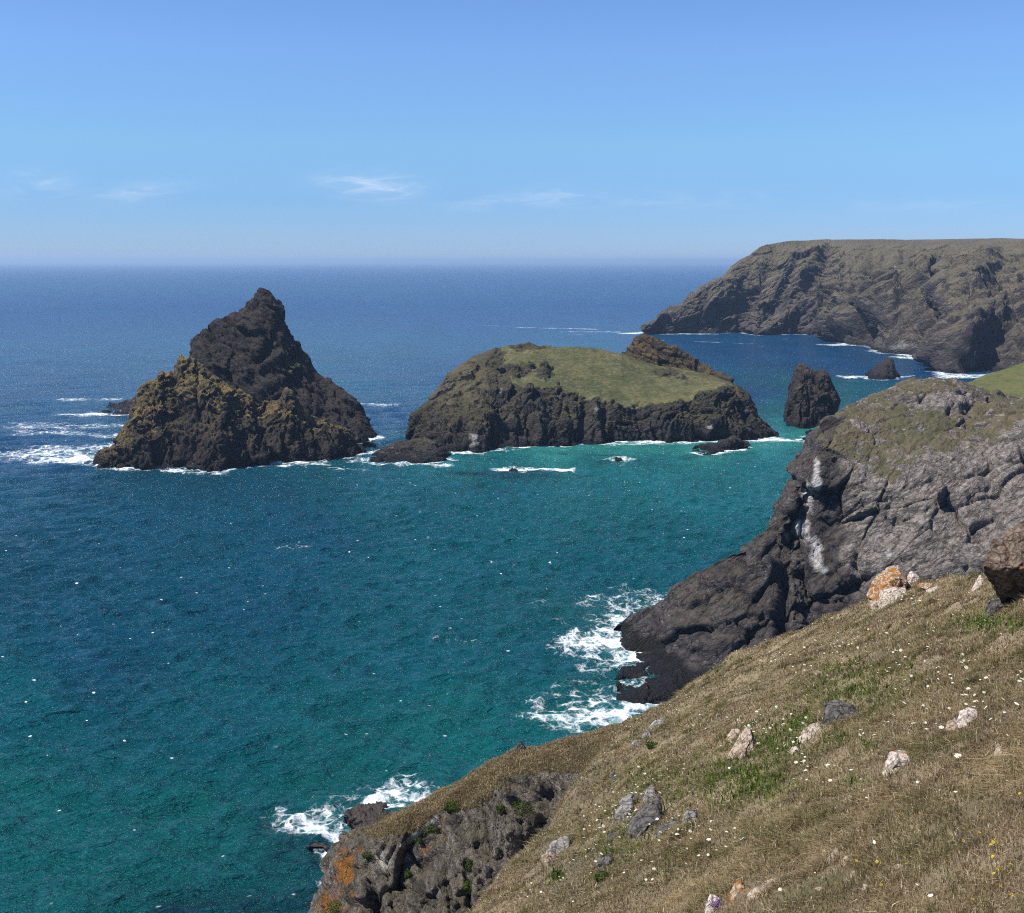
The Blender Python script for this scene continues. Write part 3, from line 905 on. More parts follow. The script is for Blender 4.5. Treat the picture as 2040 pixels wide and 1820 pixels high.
def isle_disp(P, N):
    base = rocky(5.6, 1.9, 51, bedding(-8), (.9, 1.0, 1.7))(P, N)
    sky_ = np.interp(project(P)[0], [p[0] for p in S_ISLE], [p[1] for p in S_ISLE])
    base = base * (.35 + .65 * sstep(project(P)[1] - sky_, 2, 26))
    m = isle_turf(P, N)
    px, py = project(P)
    left = sstep(-px, -1010, -930)                     # the smoother heathy shoulder at the left end
    upper = left * sstep(P[:, 2], 6, 13)
    soft = .35 * fbm(P / 5.0, 4, 60) + .16 * fbm(P / 1.3, 3, 61)
    d = base * (1 - .5 * upper) * (1 - m) + soft * m
    for poly, w, a in [([(1000, 800), (1005, 870)], 15, -3.0), ([(940, 850), (950, 890)], 16, 2.2), ([(1075, 810), (1075, 880)], 15, 2.6), ([(1040, 800), (1040, 860)], 11, -2.5), ([(1110, 800), (1130, 880)], 14, 1.6), ([(1165, 805), (1160, 880)], 7, -2.6), ([(1185, 800), (1190, 880)], 8, 1.6), ([(1205, 820), (1200, 875)], 6, -2.0),
                       ([(1260, 830), (1280, 875)], 22, -2.8), ([(1330, 815), (1330, 875)], 14, 1.0), ([(1380, 800), (1400, 870)], 12, -1.2), ([(1430, 830), (1460, 860), (1500, 868)], 14, 1.6), ([(985, 760), (975, 800)], 14, -1.6), ([(850, 830), (870, 880)], 9, -1.4), ([(905, 800), (900, 870)], 12, .9)]:
        dd, _s = seg_field(px, py, poly)
        d = d + a * np.exp(-(dd / w) ** 2)
    for cx, cy_, rx, ry in [(1043, 735, 18, 8), (1085, 744, 13, 10), (1325, 742, 26, 6)]:
        d = d + (.9 * np.exp(-(((px - cx) / rx) ** 2 + ((py - cy_ + 6) / ry) ** 2))) * (1 - m)
    return d


Q, F, N = displaced(A, isle_disp)
Nz = vnormals(Q, A.shape)
px, py = project(Q)
tm = isle_turf(A.reshape(-1, 3), N)
heath = .62 * sstep(-px, -1040, -940) * sstep(Q[:, 2], 7, 14) * sstep(Nz[:, 2], .1, .6)
pale = np.zeros(len(Q))
for cx, cy_, rx, ry, a in [(942, 878, 16, 22, .75), (1075, 855, 18, 14, .45), (1085, 815, 16, 10, .35), (1000, 783, 10, 12, .6), (1190, 815, 12, 10, .6), (1410, 852, 16, 6, .75), (815, 880, 12, 8, .2)]:
    pale = np.maximum(pale, a * np.exp(-(((px - cx) / rx) ** 2 + ((py - cy_) / ry) ** 2)))
def turf_material(name, cols, m=1.0, stripe=0.35):
    t = NT(name)
    a = t.map(t.noise(.10 / m, 5, .62), .36, .64)
    col = t.mix(a, cols[0], cols[1])
    v = t.mapping((0, 0, 32), (.35, 1.6, 1))
    col = t.mix(t.math('MULTIPLY', t.map(t.noise(.8 / m, 6, .7, v, .6), .48, .70), stripe), col, cols[2])
    col = t.mix(t.math('MULTIPLY', t.map(t.noise(.45 / m, 6, .68), .46, .66), .8), col, cols[3])
    col = t.mix(t.math('MULTIPLY', t.map(t.noise(2.2 / m, 5, .7), .45, .75), .5), col, tuple(c * .5 for c in cols[0]))
    h = t.math('ADD', t.noise(.9 / m, 7, .7), t.math('MULTIPLY', t.noise(4 / m, 4, .7), .35))
    return t.finish(t.bsdf(col, 1.0, t.bump(h, .8, .6 * m), .1))


M_TURF = turf_material('island_turf', [(.062, .074, .026), (.118, .112, .046), (.24, .21, .14), (.066, .054, .030)], stripe=.6)
fm = tm[F].mean(1) > .5
hmask = (heath + .5 * noise3(Q / 3.0, 76))[F].mean(1) > .42
hmask &= project(Q)[0][F].mean(1) < 1030
split_thing('island', Q, F, [('rock_flank', ~fm & ~hmask, M_ISLE), ('heath_shoulder', ~fm & hmask, M_ISLE), ('turf_cap', fm, M_TURF)], {'turf': np.maximum(heath, .45 * tm), 'pale': pale}, 'broad low rocky island with a green turf cap', 'island')
# ochre crag on the back of the island
R_PEAK = [(1225, 712, 446), (1241, 698, 447), (1252, 690, 447), (1264, 676, 448), (1272, 666, 448), (1282, 660, 448), (1292, 663, 448), (1310, 671, 447), (1320, 677, 447), (1333, 687, 446), (1361, 705, 445), (1385, 718, 443), (1411, 733, 440), (1430, 742, 437), (1448, 752, 433), (1476, 775, 424), (1496, 806, 414)]
W_PEAK = [(1225, 800, 428), (1300, 812, 430), (1400, 820, 426), (1496, 838, 408)]
A = loft(body_lines(R_PEAK, W_PEAK, 20, 1.1, 1.3), .32, .8, 1.5)
make_rock('rock_peak', A, rocky(3.8, 1.0, 81, bedding(38), (2.2, 1.2, .9)), M_PEAK, 'small ochre pointed crag rising behind the grassy island', 'rock')
# low outcrop at the island's left foot
R_OUT = [(741, 915, 336), (752, 904, 337), (758, 899, 338), (770, 891, 339), (786, 881, 341), (800, 879, 341), (822, 876, 342), (845, 875, 342), (868, 879, 342), (880, 892, 341), (889, 904, 340), (896, 912, 339)]
A = loft(body_lines(R_OUT, W_OUT, 14, 1.3), .26, .8, 1.2)
make_rock('rock_outcrop', A, rocky(3.0, .8, 91, bedding(-12), (1.8, 1.2, .9)), M_ISLE, 'low dark outcrop in foam at the left foot of the island', 'rock',
          pale=lambda Q, N: .25 + 0 * Q[:, 0])
# reef before the island
R_REEF = [(1382, 902, 347), (1395, 897, 348), (1411, 891, 349), (1425, 884, 350), (1439, 877, 351), (1452, 876, 351), (1466, 872, 352), (1478, 876, 352), (1487, 880, 352), (1490, 890, 351)]
A = loft(body_lines(R_REEF, W_REEF, 7, 1.1), .22, .8, 1)
make_rock('reef', A, rocky(2.4, .75, 97, rot(0, 40, 0)), M_ISLE, 'low jagged reef in green shallows before the island', 'rock')
# rocks awash
for i, (x0, x1, yt, yb, lab) in enumerate([(1014, 1032, 932, 940, 'small black rock just awash in a patch of white foam'), (1222, 1240, 911, 917, 'small dark rock breaking the green shallows off the island')]):
    d0 = on_z(x0, yb)[1]
    A = loft(body_lines([(x0, yb - 1, d0 + 1), ((2 * x0 + x1) / 3, yt, d0 + 1.5), ((x0 + 2 * x1) / 3, yt + 2, d0 + 1.5), (x1, yb - 1, d0 + 1)], [(x0, yb, None), ((x0 + x1) / 2, yb + 1, None), (x1, yb, None)], 2.5, 1), .12, .8, 1)
    make_rock('sea_rock', A, rocky(1.0, .22, 110 + i), M_STACK, lab, 'rock')
for i, (x0, x1, yt, yb, lab) in enumerate([(1606, 1640, 857, 868, 'flat dark rock below the steep stack, higher of two'), (1596, 1650, 873, 880, 'flat dark rock in surf beside the cliff, lower of two')]):
    d0 = on_z(x0, yb)[1]
    A = loft(body_lines([(x0, yb - 1, d0 + 2), ((2 * x0 + x1) / 3, yt, d0 + 3.5), ((x0 + 2 * x1) / 3, yt + 1, d0 + 3.5), (x1, yb - 2, d0 + 2)], [(x0, yb, None), ((x0 + x1) / 2, yb + 1, None), (x1, yb, None)], 5, 1), .2, .8, 1)
    make_rock('sea_rock', A, rocky(1.6, .35, 120 + i), M_STACK, lab, 'rock')
# steep isolated stack
R_STEEP = [(1567, 846, 409), (1569, 818, 411), (1574, 790, 412), (1580, 770, 412), (1582, 750, 413), (1583, 738, 413), (1590, 727, 413), (1595, 723, 413), (1603, 727, 413), (1614, 733, 413), (1630, 738, 413), (1641, 739, 413), (1652, 745, 412), (1660, 767, 412), (1668, 783, 411), (1675, 798, 411), (1677, 812, 410), (1674, 826, 410), (1662, 843, 408)]
A = loft(body_lines(R_STEEP, W_STEEP, 13, 1.7, 1.6), .22, .6, 1.4)


def steep_disp(P, N):
    d = rocky(3.8, 1.2, 131, bedding(5), (.8, .9, 1.9))(P, N)
    px, py = project(P)
    d = d * (.3 + .7 * sstep(py - np.interp(px, [p[0] for p in R_STEEP], [p[1] for p in R_STEEP]), 1, 26))
    for poly, w, a in [([(1640, 750), (1652, 800), (1650, 840)], 10, 1.2), ([(1605, 745), (1605, 800), (1600, 840)], 9, 1.0), ([(1622, 790), (1626, 840)], 9, -1.0)]:
        dd, _s = seg_field(px, py, poly)
        d = d + a * np.exp(-(dd / w) ** 2)
    return d


M_STEEP = rock_material('steep_stack_rock', 1.6, dark=(.015, .014, .015), mid=(.042, .034, .030), light=(.11, .09, .075), tan=(.12, .085, .055), tan_amt=.7, olive=(.06, .05, .03), olive_amt=.3, strata=(5, 15, 0), wet=1.5)
make_rock('sea_stack', A, steep_disp, M_STEEP, 'steep sided lone block of rock standing right of the island', 'sea stack')
R_SMALL = [(1729, 753, 578), (1734, 743, 580), (1740, 738, 581), (1747, 735, 582), (1752, 727, 583), (1755, 721, 583), (1760, 719, 583), (1766, 716, 583), (1773, 717, 583), (1778, 720, 583), (1783, 733, 582), (1788, 742, 581), (1793, 750, 580)]
A = loft(body_lines(R_SMALL, W_SMALL, 12, 1.3, 1.3), .35, .7, 1.2)
make_rock('sea_stack', A, rocky(3.8, .9, 141, bedding(-30), (1.8, 1.2, .9)), M_STACK_T, 'small dark sea stack with surf at its left foot', 'sea stack')

# ------------------------------------------------------------------ far headland
S_HEAD = [(1278, 660, 905), (1290, 652, 910), (1303, 645, 916), (1318, 624, 922), (1330, 628, 926), (1341, 627, 930), (1364, 611, 938), (1390, 585, 948), (1404, 573, 953), (1417, 570, 956), (1430, 563, 960), (1443, 562, 964), (1452, 546, 968), (1459, 536, 970), (1478, 522, 978), (1502, 513, 986), (1510, 502, 990), (1516, 497, 992), (1531, 487, 998), (1550, 484, 1002),
          (1569, 481, 1005), (1600, 480, 1006), (1645, 478, 1006), (1732, 477, 995), (1800, 478, 980), (1873, 477, 960), (1960, 475, 930), (2040, 475, 900), (2200, 472, 830), (2420, 470, 760)]
wl, sl = line(W_HEAD), line(S_HEAD)
u = np.linspace(0, 1, 120)
w_, s_ = line_at(wl, u), line_at(sl, u)
rows = [(u, w_ + np.array([0, -2, -6.0])), (u, w_)]
kx = np.interp(u, [0, .25, .5, 1], [1.25, 1.15, 1.1, 1.2])[:, None]
for f in (.12, .28, .45, .62, .8):
    rows.append((u, w_ + (s_ - w_) * np.concatenate([f ** kx, f ** kx, np.full_like(kx, f ** .82)], 1)))
rows.append((u, s_))
b_ = s_ + np.array([20, 90, -1.0])
rows.append((u, b_))
c_ = b_ + np.array([30, 120, 0])
c_[:, 2] = np.where(u < .14, -5, c_[:, 2])
rows.append((u, c_))
A = loft(rows, 1.0, .8, 2.0)
SPURS = [  # ridge line in survey pixels, width, height in metres, how abrupt the right side is
    ([(1640, 500), (1607, 551), (1588, 581), (1546, 631)], 34, 15, .35), ([(1640, 598), (1588, 623), (1538, 653), (1520, 666)], 26, 13, .4), ([(1860, 575), (1800, 605), (1740, 634), (1675, 672)], 46, 20, .3),
    ([(1960, 560), (1850, 625), (1790, 680), (1760, 704)], 40, 12, .5), ([(2080, 600), (1968, 653), (1890, 720)], 44, 17, .35), ([(1500, 520), (1430, 590), (1345, 655)], 40, 9, .6), ([(1590, 500), (1576, 525), (1560, 560)], 26, 9, .45),
    ([(1980, 510), (1960, 530), (1930, 545)], 24, 8, .5), ([(1945, 580), (1900, 590), (1870, 595)], 24, 7, .5), ([(1790, 520), (1765, 545), (1750, 570)], 16, 7, .5), ([(1690, 570), (1680, 600), (1640, 640)], 28, 6, .5), ([(1690, 650), (1650, 655), (1610, 662)], 22, 6, .5)]
GULLIES = [([(1580, 560), (1560, 590), (1540, 630)], 20, -8), ([(1510, 560), (1520, 620)], 34, -9), ([(1745, 520), (1738, 560)], 16, -8), ([(1712, 580), (1690, 610)], 18, -8), ([(1620, 590), (1625, 610)], 14, -6), ([(1790, 640), (1750, 680)], 18, -5), ([(1990, 690), (1950, 740)], 30, -8), ([(1720, 660), (1715, 690)], 12, -6), ([(1620, 640), (1608, 664)], 12, -5)]


def head_disp(P, N):
    px, py = project(P)
    vis = sstep(P[:, 2], -6, 4)
    d = np.zeros(len(P))
    j = 8 * noise3(P / 25, 201)
    for poly, w, a, ab in SPURS:
        dd, sd = seg_field(px + j, py + j, poly)
        wr = np.where(sd < 0, w * ab, w)               # right-hand side falls away fast
        d += a * np.exp(-(dd / wr) ** 2) * .8
    for poly, w, a in GULLIES:
        dd, sd = seg_field(px + j, py + j, poly)
        d += a * np.exp(-(dd / w) ** 2)
    low = 1 - .62 * sstep(P[:, 2], 30, 64)
    top = 1 - (.8 - .4 * sstep(-px, -1600, -1500)) * sstep(P[:, 2], 70, 76)
    R = bedding(-32, 20)
    rk = blocks(P, 17, 7.0, 211, R, (1.6, 1, .9), .35) + blocks(P, 7, 3.2, 212, R, (1.6, 1, .9), .45) + blocks(P, 3, 1.4, 213, R, (1.6, 1, .9), .4)
    sky_ = np.interp(px, [p[0] for p in S_HEAD], [p[1] for p in S_HEAD])
    nr = .42 + .58 * sstep(py - sky_, 2, 46)
    return nr * (d * (1 - .35 * sstep(P[:, 2], 60, 76)) + rk * low + 3.0 * fbm(P / 30, 4, 214)) * vis * top


Q, F, N = displaced(A, head_disp)
Nz = vnormals(Q, A.shape)
hp = .5 * fbm(Q / 16, 4, 220)
turf = sstep(Nz[:, 2] + hp * .5 + .012 * (Q[:, 2] - 40), .40, .72) * sstep(Q[:, 2] + 14 * hp, 12, 30)
px, py = project(Q)
pale = np.maximum(.8 * np.exp(-(((px - 1722) / 16) ** 2 + ((py - 602) / 8) ** 2)), .42 * np.exp(-(((px - 1775) / 14) ** 2 + ((py - 540) / 30) ** 2)))
for cx, cy_, rx, ry, a in [(1800, 690, 60, 18, .42), (1785, 535, 16, 34, .45), (1745, 545, 12, 30, .3), (1480, 560, 40, 20, .25), (1400, 610, 40, 24, .25), (1850, 560, 60, 30, .22), (1700, 580, 60, 30, .22), (1830, 660, 60, 30, .3), (1960, 690, 50, 40, .3), (1640, 650, 30, 12, .25), (1990, 560, 50, 30, .2)]:
    pale = np.maximum(pale, a * np.exp(-(((px - cx) / rx) ** 2 + ((py - cy_) / ry) ** 2)))
head = mesh_obj('headland', Q, F, M_HEAD, None, {'turf': turf, 'pale': pale})
structure(head, 'long rugged brown headland across the bay')

# grassy slope between headland and cliff
far = line([(1890, 790, 300), (1915, 770, 318), (1935, 757, 330), (1960, 747, 338), (2000, 733, 348), (2040, 721, 356), (2140, 700, 372), (2260, 680, 390)])
u = np.linspace(0, 1, 60)
f_ = line_at(far, u)
rows = [(u, f_ + np.array([-2, 46, -34.0])), (u, f_ + np.array([-1, 8, -5])), (u, f_)]
n_ = f_.copy()
for k, dz in ((1, -1.5), (2, -2.5), (3, -3.0)):
    rows.append((u, f_ + np.array([-2.0 * k, -32.0 * k, dz])))
A = loft(rows, .7, 1, 2)
M_SLOPE = turf_material('grazed_slope_turf', [(.10, .115, .034), (.13, .125, .050), (.15, .135, .07), (.085, .08, .036)], 1.6, .2)
Q, F, N = displaced(A, lambda P, N: .7 * fbm(P / 14, 4, 301) + .15 * fbm(P / 2.5, 3, 302))
structure(mesh_obj('grassy_slope', Q, F, M_SLOPE), 'smooth green slope at the right beyond the cliff')

# ------------------------------------------------------------------ the dark cliff
def cliff_disp(feats, seed, amp=1.0):
    R = bedding(-33, 10)

    def f(P, N):
        px, py = project(P)
        rock = 1 - cliff_turf(P, N)
        d = (blocks(P, 5.6, 1.5 * amp, seed, R, (1.6, 1, 1.1), .6, cw=.035) + blocks(P, 1.7, .34 * amp, seed + 1, R, (1.9, 1, .8), .5) + blocks(P, .7, .10 * amp, seed + 2, R, (2.2, 1, .7), .6) + blocks(P, .3, .06 * amp, seed + 3, R, (2.2, 1, .7), .4) + .22 * amp * ridged((P @ R) / np.array([7.0, 5.0, 1.5]) + .3 * noise3(P / 4, seed + 5)[:, None], 3, seed + 4)) * (.22 + .78 * rock)
        d = d + .16 * (1 - rock) * ridged(P / 1.3, 3, seed + 6)
        d = d + .5 * fbm(P / 6, 4, seed + 7) + .10 * fbm(P / 1.0, 4, seed + 8)
        for poly, w, a in feats:
            j = 5 * noise3(P / 2.5, seed + 9)
            dd, _s = seg_field(px + j, py + j, poly)
            d = d + a * np.exp(-(dd / w) ** 2)
        return d
    return f


def cliff_turf(P, N):
    px, py = project(P)
    edge = np.interp(px, [1560, 1600, 1630, 1650, 1680, 1720, 1760, 1800, 1850, 1900, 1960, 2000, 2060, 2200], [700, 800, 880, 915, 930, 950, 968, 955, 930, 920, 900, 880, 850, 820])
    j = 36 * noise3(P / 5, 401) + 22 * noise3(P / 1.5, 402)
    m = sstep(edge - py + j, -40, 60)
    m = m * (.40 + .60 * sstep(fbm(P / 2.4, 4, 404), -.45, .3))
    for cx, cy_, rx, ry in [(1860, 800, 70, 17), (1905, 800, 40, 24), (1650, 850, 16, 30)]:
        m = m * (1 - .85 * np.exp(-(((px - cx) / rx) ** 2 + ((py - cy_) / ry) ** 2) ** 2))
    return m


def cliff_pale(P, N):
    px, py = project(P)
    m = np.zeros(len(P))
    for cx, cy_, rx, ry, a in [(1610, 1000, 14, 36, .95), (1627, 1100, 18, 44, 1.0), (1592, 1055, 18, 26, .95), (1627, 950, 11, 38, 1.0), (1606, 1060, 11, 42, .8), (1642, 1140, 12, 18, .6), (1570, 1075, 10, 16, .5), (1770, 1100, 30, 24, .42), (1850, 1040, 60, 12, .35)]:
        m = np.maximum(m, a * np.exp(-(((px - cx) / rx) ** 2 + ((py - cy_) / ry) ** 2)))
    return m


def cliff_sunlit(P, N):  # mask of the cliff face coloured lighter to look sunlit
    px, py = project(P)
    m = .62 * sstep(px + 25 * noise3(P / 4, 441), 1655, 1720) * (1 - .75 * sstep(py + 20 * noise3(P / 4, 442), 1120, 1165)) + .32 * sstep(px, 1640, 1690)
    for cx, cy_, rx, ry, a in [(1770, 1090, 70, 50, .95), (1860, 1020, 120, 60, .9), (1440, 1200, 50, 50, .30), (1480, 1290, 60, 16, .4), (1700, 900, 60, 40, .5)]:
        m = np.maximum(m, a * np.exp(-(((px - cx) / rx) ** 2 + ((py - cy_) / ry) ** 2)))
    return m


RIDGE_C = [(1538, 1100, 170), (1556, 1052, 166), (1562, 1036, 166), (1574, 986, 168), (1586, 972, 169), (1598, 960, 170), (1602, 935, 171), (1612, 915, 172), (1626, 900, 173), (1628, 873, 174), (1638, 858, 176), (1649, 848, 177), (1679, 825, 180), (1700, 814, 183), (1729, 802, 186), (1780, 781, 191), (1810, 770, 194), (1838, 762, 196), (1876, 756, 199), (1914, 763, 202), (1940, 774, 203), (1969, 785, 204), (2006, 795, 204), (2040, 798, 203), (2120, 795, 198), (2240, 780, 190)]
LA = [(1538, 1101, 170), (1556, 1080, 163), (1600, 1000, 165), (1640, 945, 164), (1700, 955, 162), (1760, 965, 160), (1830, 945, 159), (1900, 935, 158), (1970, 915, 158), (2040, 895, 157), (2130, 880, 154), (2240, 870, 150)]
LB = [(1538, 1102, 170), (1556, 1160, 160), (1620, 1100, 160), (1700, 1085, 157), (1780, 1075, 154.5), (1850, 1070, 152), (1930, 1050, 150), (2040, 1030, 147), (2130, 1020, 144), (2240, 1010, 140)]
LC = [(1538, 1103, 170), (1556, 1290, 155), (1620, 1250, 154), (1700, 1225, 151.5), (1780, 1190, 149), (1850, 1165, 147), (1930, 1150, 144.5), (2040, 1140, 141), (2240, 1130, 134)]
ln = [line(q) for q in (LC, LB, LA, RIDGE_C)]
u = np.unique(np.concatenate([q[0] for q in ln]))
c_, b_, a_, r_ = (line_at(q, u) for q in ln)
foot = c_ + np.array([-1, -9, 0])
foot[:, 2] = -4
mid = a_ * .5 + r_ * .5 + np.array([0, -1.5, 2.2])
bk = r_ + np.array([3, 14, -2.0])
bk2 = bk + np.array([6, 26, -10])
bk3 = bk2 + np.array([4, 14, 0])
bk3[:, 2] = -4
A = loft([(u, foot), (u, c_), (u, b_), (u, a_), (u, mid), (u, r_), (u, bk), (u, bk2), (u, bk3)], .20, 1.0, 4.0)
F_DOME = [([(1570, 1040), (1590, 1120), (1600, 1250)], 14, -2.2), ([(1690, 1180), (1660, 1260)], 16, -1.5), ([(1655, 1100), (1650, 1180), (1625, 1250)], 12, -1.0), ([(1800, 1180), (1870, 1170), (1960, 1150)], 18, -2.0), ([(1970, 950), (1990, 1000), (1950, 1060)], 18, -1.2), ([(1740, 1180), (1700, 1240)], 16, 1.2),
          ([(1710, 1090), (1700, 1170)], 7, -.9), ([(1640, 930), (1625, 1010), (1615, 1130)], 12, .9), ([(1720, 1010), (1640, 1060)], 18, -.9), ([(1860, 800), (1905, 812)], 14, 1.0), ([(1895, 822), (1930, 815)], 10, -1.4), ([(1780, 985), (1880, 1010), (1820, 1100)], 26, .9), ([(1600, 930), (1596, 950)], 6, 1.3)]
Qs, Fs, At = [], [], []
off = 0


def add_cliff(A, feats, seed, amp, pale, turf=True):
    global off
    Q, F, N = displaced(A, cliff_disp(feats, seed, amp))
    Nz = vnormals(Q, A.shape)
    Qs.append(Q)
    Fs.append(F + off)
    off += len(Q)
    tf = cliff_turf(Q, Nz) * sstep(Nz[:, 2], .05, .45) if turf else np.zeros(len(Q))
    At.append((tf, cliff_pale(Q, Nz) if pale else np.zeros(len(Q)), cliff_sunlit(Q, Nz)))


add_cliff(A, F_DOME, 410, 1.0, True)
# shoulder running down to the left
R_SH = [(1243, 1277, 169), (1258, 1265, 169), (1275, 1256, 169), (1288, 1249, 169), (1310, 1236, 169), (1326, 1217, 169), (1334, 1190, 169), (1347, 1171, 169), (1368, 1154, 169), (1406, 1129, 168), (1440, 1103, 168), (1477, 1079, 168), (1520, 1056, 168), (1561, 1037, 168), (1580, 1032, 168), (1600, 1040, 170), (1650, 1080, 176), (1690, 1120, 180)]
A = loft(body_lines(R_SH, W_SHOULDER, 10, 1.25, 1.3), .18, .8, 1.5)
F_SH = [([(1420, 1165), (1500, 1150), (1540, 1145)], 10, 1.3), ([(1400, 1170), (1410, 1240), (1450, 1280)], 10, -.7), ([(1545, 1140), (1540, 1200), (1535, 1290)], 16, 1.2), ([(1570, 1060), (1565, 1200), (1555, 1290)], 12, -2.4), ([(1470, 1110), (1540, 1120)], 14, -1.2), ([(1330, 1200), (1390, 1230), (1420, 1270)], 12, -.7), ([(1450, 1260), (1500, 1265)], 10, -1.1), ([(1400, 1300), (1480, 1290)], 10, .7), ([(1350, 1260), (1390, 1300)], 12, .7)]
add_cliff(A, F_SH, 430, 1.1, False, False)
R_FT = [(1232, 1389, 147), (1245, 1380, 148), (1262, 1368, 149), (1280, 1356, 150), (1295, 1348, 151), (1320, 1334, 152), (1350, 1322, 153), (1390, 1312, 154), (1440, 1300, 154), (1520, 1290, 154)]
A = loft(body_lines(R_FT, W_FOOT, 9, 1.2, 1.3), .16, .8, 1.5)
add_cliff(A, [([(1290, 1375), (1340, 1365)], 12, .6), ([(1380, 1330), (1360, 1380)], 10, -.6)], 450, .75, False, False)
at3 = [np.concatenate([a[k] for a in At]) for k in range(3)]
cliff = mesh_obj('cliff', np.concatenate(Qs), np.concatenate(Fs), M_CLIFF, None, {'turf': at3[0], 'pale': at3[1], 'sunlit_rock': at3[2]})
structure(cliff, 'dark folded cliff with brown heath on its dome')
# rock at the water below the near crag
A = loft(body_lines([(683, 1638, 108.5), (692, 1632, 109), (705, 1629, 109.5), (720, 1632, 109.5), (735, 1634, 109.5), (752, 1634, 109), (775, 1640, 108)], W_NEAR, 5, 1.2), .1, .8, 1)
M_WASHROCK = rock_material('wave_washed_rock', .6, dark=(.03, .025, .026), mid=(.085, .066, .066), light=(.17, .14, .135), tan=(.12, .09, .07), tan_amt=.4, olive=(.06, .055, .03), olive_amt=.3, strata=(10, 30, 0), wet=0)
make_rock('sea_rock', A, rocky(1.1, .34, 461), M_WASHROCK, 'low purplish rock in white surf under the lichened crag', 'rock')
A = loft(body_lines([(610, 1681, 104), (620, 1679, 104.5), (640, 1679, 104.5), (652, 1682, 104)], [(610, 1682, None), (630, 1685, None), (652, 1683, None)], 2.5, 1.2), .1, .8, 1)
o = make_rock('sea_rock', A, rocky(.8, .14, 463), M_WASHROCK, 'small olive dark rock awash in the wash below the crag', 'rock')[0]
o.location = (0, 0, -.45)

# ------------------------------------------------------------------ the near hillside
PA, PB, PC = 55.0, .554, -.39


def plane_hit(px, py):
    d = ray(px, py)
    # 60 + t dz = a + b t dx + c t dy
    t_ = (PA - EYE) / (d[..., 2] - PB * d[..., 0] - PC * d[..., 1])
    return C + d * t_[..., None]


CREST = [(2250, 1090), (2140, 1105), (2040, 1122), (1960, 1150), (1900, 1158), (1830, 1164), (1770, 1190), (1700, 1213), (1640, 1233), (1560, 1268), (1480, 1308), (1400, 1355), (1330, 1398), (1285, 1421), (1255, 1442), (1222, 1480), (1192, 1520), (1160, 1560), (1130, 1602), (1100, 1645),
         (1060, 1690), (1010, 1742), (980, 1782), (955, 1825), (925, 1880), (880, 1960), (820, 2080), (700, 2300)]
cr = plane_hit(np.array([c[0] for c in CREST], float), np.array([c[1] for c in CREST], float))[:, :2]
GX0, GX1, GY0, GY1, GS = -9.0, 44.0, -3.0, 66.0, .12
gx = np.arange(GX0, GX1, GS)
gy = np.arange(GY0, GY1, GS)
XX, YY = np.meshgrid(gx, gy, indexing='ij')
P2 = np.stack([XX.ravel(), YY.ravel(), np.zeros(XX.size)], 1)
sd = np.full(len(P2), 1e9)
sg = np.zeros(len(P2))
for a, b in zip(cr[:-1], cr[1:]):
    v = b - a
    t_ = np.clip(((P2[:, :2] - a) @ v) / (v @ v), 0, 1)
    e = P2[:, :2] - a - t_[:, None] * v
    dd = np.hypot(e[:, 0], e[:, 1])
    m = dd < sd
    sd = np.where(m, dd, sd)
    sg = np.where(m, np.sign(v[0] * e[:, 1] - v[1] * e[:, 0]), sg)
sd = sd * -sg                                            # positive beyond the brink
H = PA + PB * P2[:, 0] + PC * P2[:, 1]
H += .30 * np.maximum(0, 8 - P2[:, 1])
brink = np.maximum(0, sd + .5 * noise3(P2 / 2.2, 500))
H -= 1.7 * brink ** 2 / (brink + .6)
H += .26 * fbm(P2 / 5.0, 3, 501) + .23 * fbm(P2 / 1.5, 3, 503)
tq_ = P2 @ rot(0, 0, 35) / np.array([2.6, .8, 1])
H += .13 * np.maximum(0, ridged(tq_, 2, 505) - .3) * sstep(fbm(P2 / 4, 2, 507), -.3, .3)
# hollows and dark nicks in the turf
HOLLOWS = [(1115, 1608, 1.6, 1.2), (1205, 1538, .9, .8), (1255, 1465, .7, .6), (1835, 1555, .28, .12), (1820, 1488, .22, .14), (1560, 1580, .3, .15), (1480, 1530, .7, .12), (1925, 1475, .3, .18)]
for px_, py_, r_h, dep in HOLLOWS:
    c = plane_hit(np.array(px_, float), np.array(py_, float))
    H -= dep * np.exp(-(((P2[:, 0] - c[0]) ** 2 + (P2[:, 1] - c[1]) ** 2) / r_h ** 2))
HG = H.reshape(XX.shape)


def ground(x, y):
    fx = np.clip((np.asarray(x) - GX0) / GS, 0, len(gx) - 1.001)
    fy = np.clip((np.asarray(y) - GY0) / GS, 0, len(gy) - 1.001)
    i, j = fx.astype(int), fy.astype(int)
    a, b = fx - i, fy - j
    return (HG[i, j] * (1 - a) * (1 - b) + HG[i + 1, j] * a * (1 - b) + HG[i, j + 1] * (1 - a) * b + HG[i + 1, j + 1] * a * b)


def ground_hit(px, py, strict=False):
    """where the sight line through a survey point meets the hillside"""
    d = ray(np.asarray(px, float), np.asarray(py, float))
    t_ = np.linspace(6, 80, 1500)
    pts = C + d * t_[:, None]
    below_ = pts[:, 2] < ground(pts[:, 0], pts[:, 1])
    if not below_[1:].any():
        if strict:
            return None
        # just over the brow: stand it beside the nearest ground below that point
        yy = float(py)
        while not below_[1:].any() and yy < py + 120:
            yy += 3
            d2 = ray(np.asarray(px, float), np.asarray(yy, float))
            pts = C + d2 * t_[:, None]
            below_ = pts[:, 2] < ground(pts[:, 0], pts[:, 1])
        return at(float(px), float(py), pts[int(np.argmax(below_))][1] + .3)
    return pts[int(np.argmax(below_))]


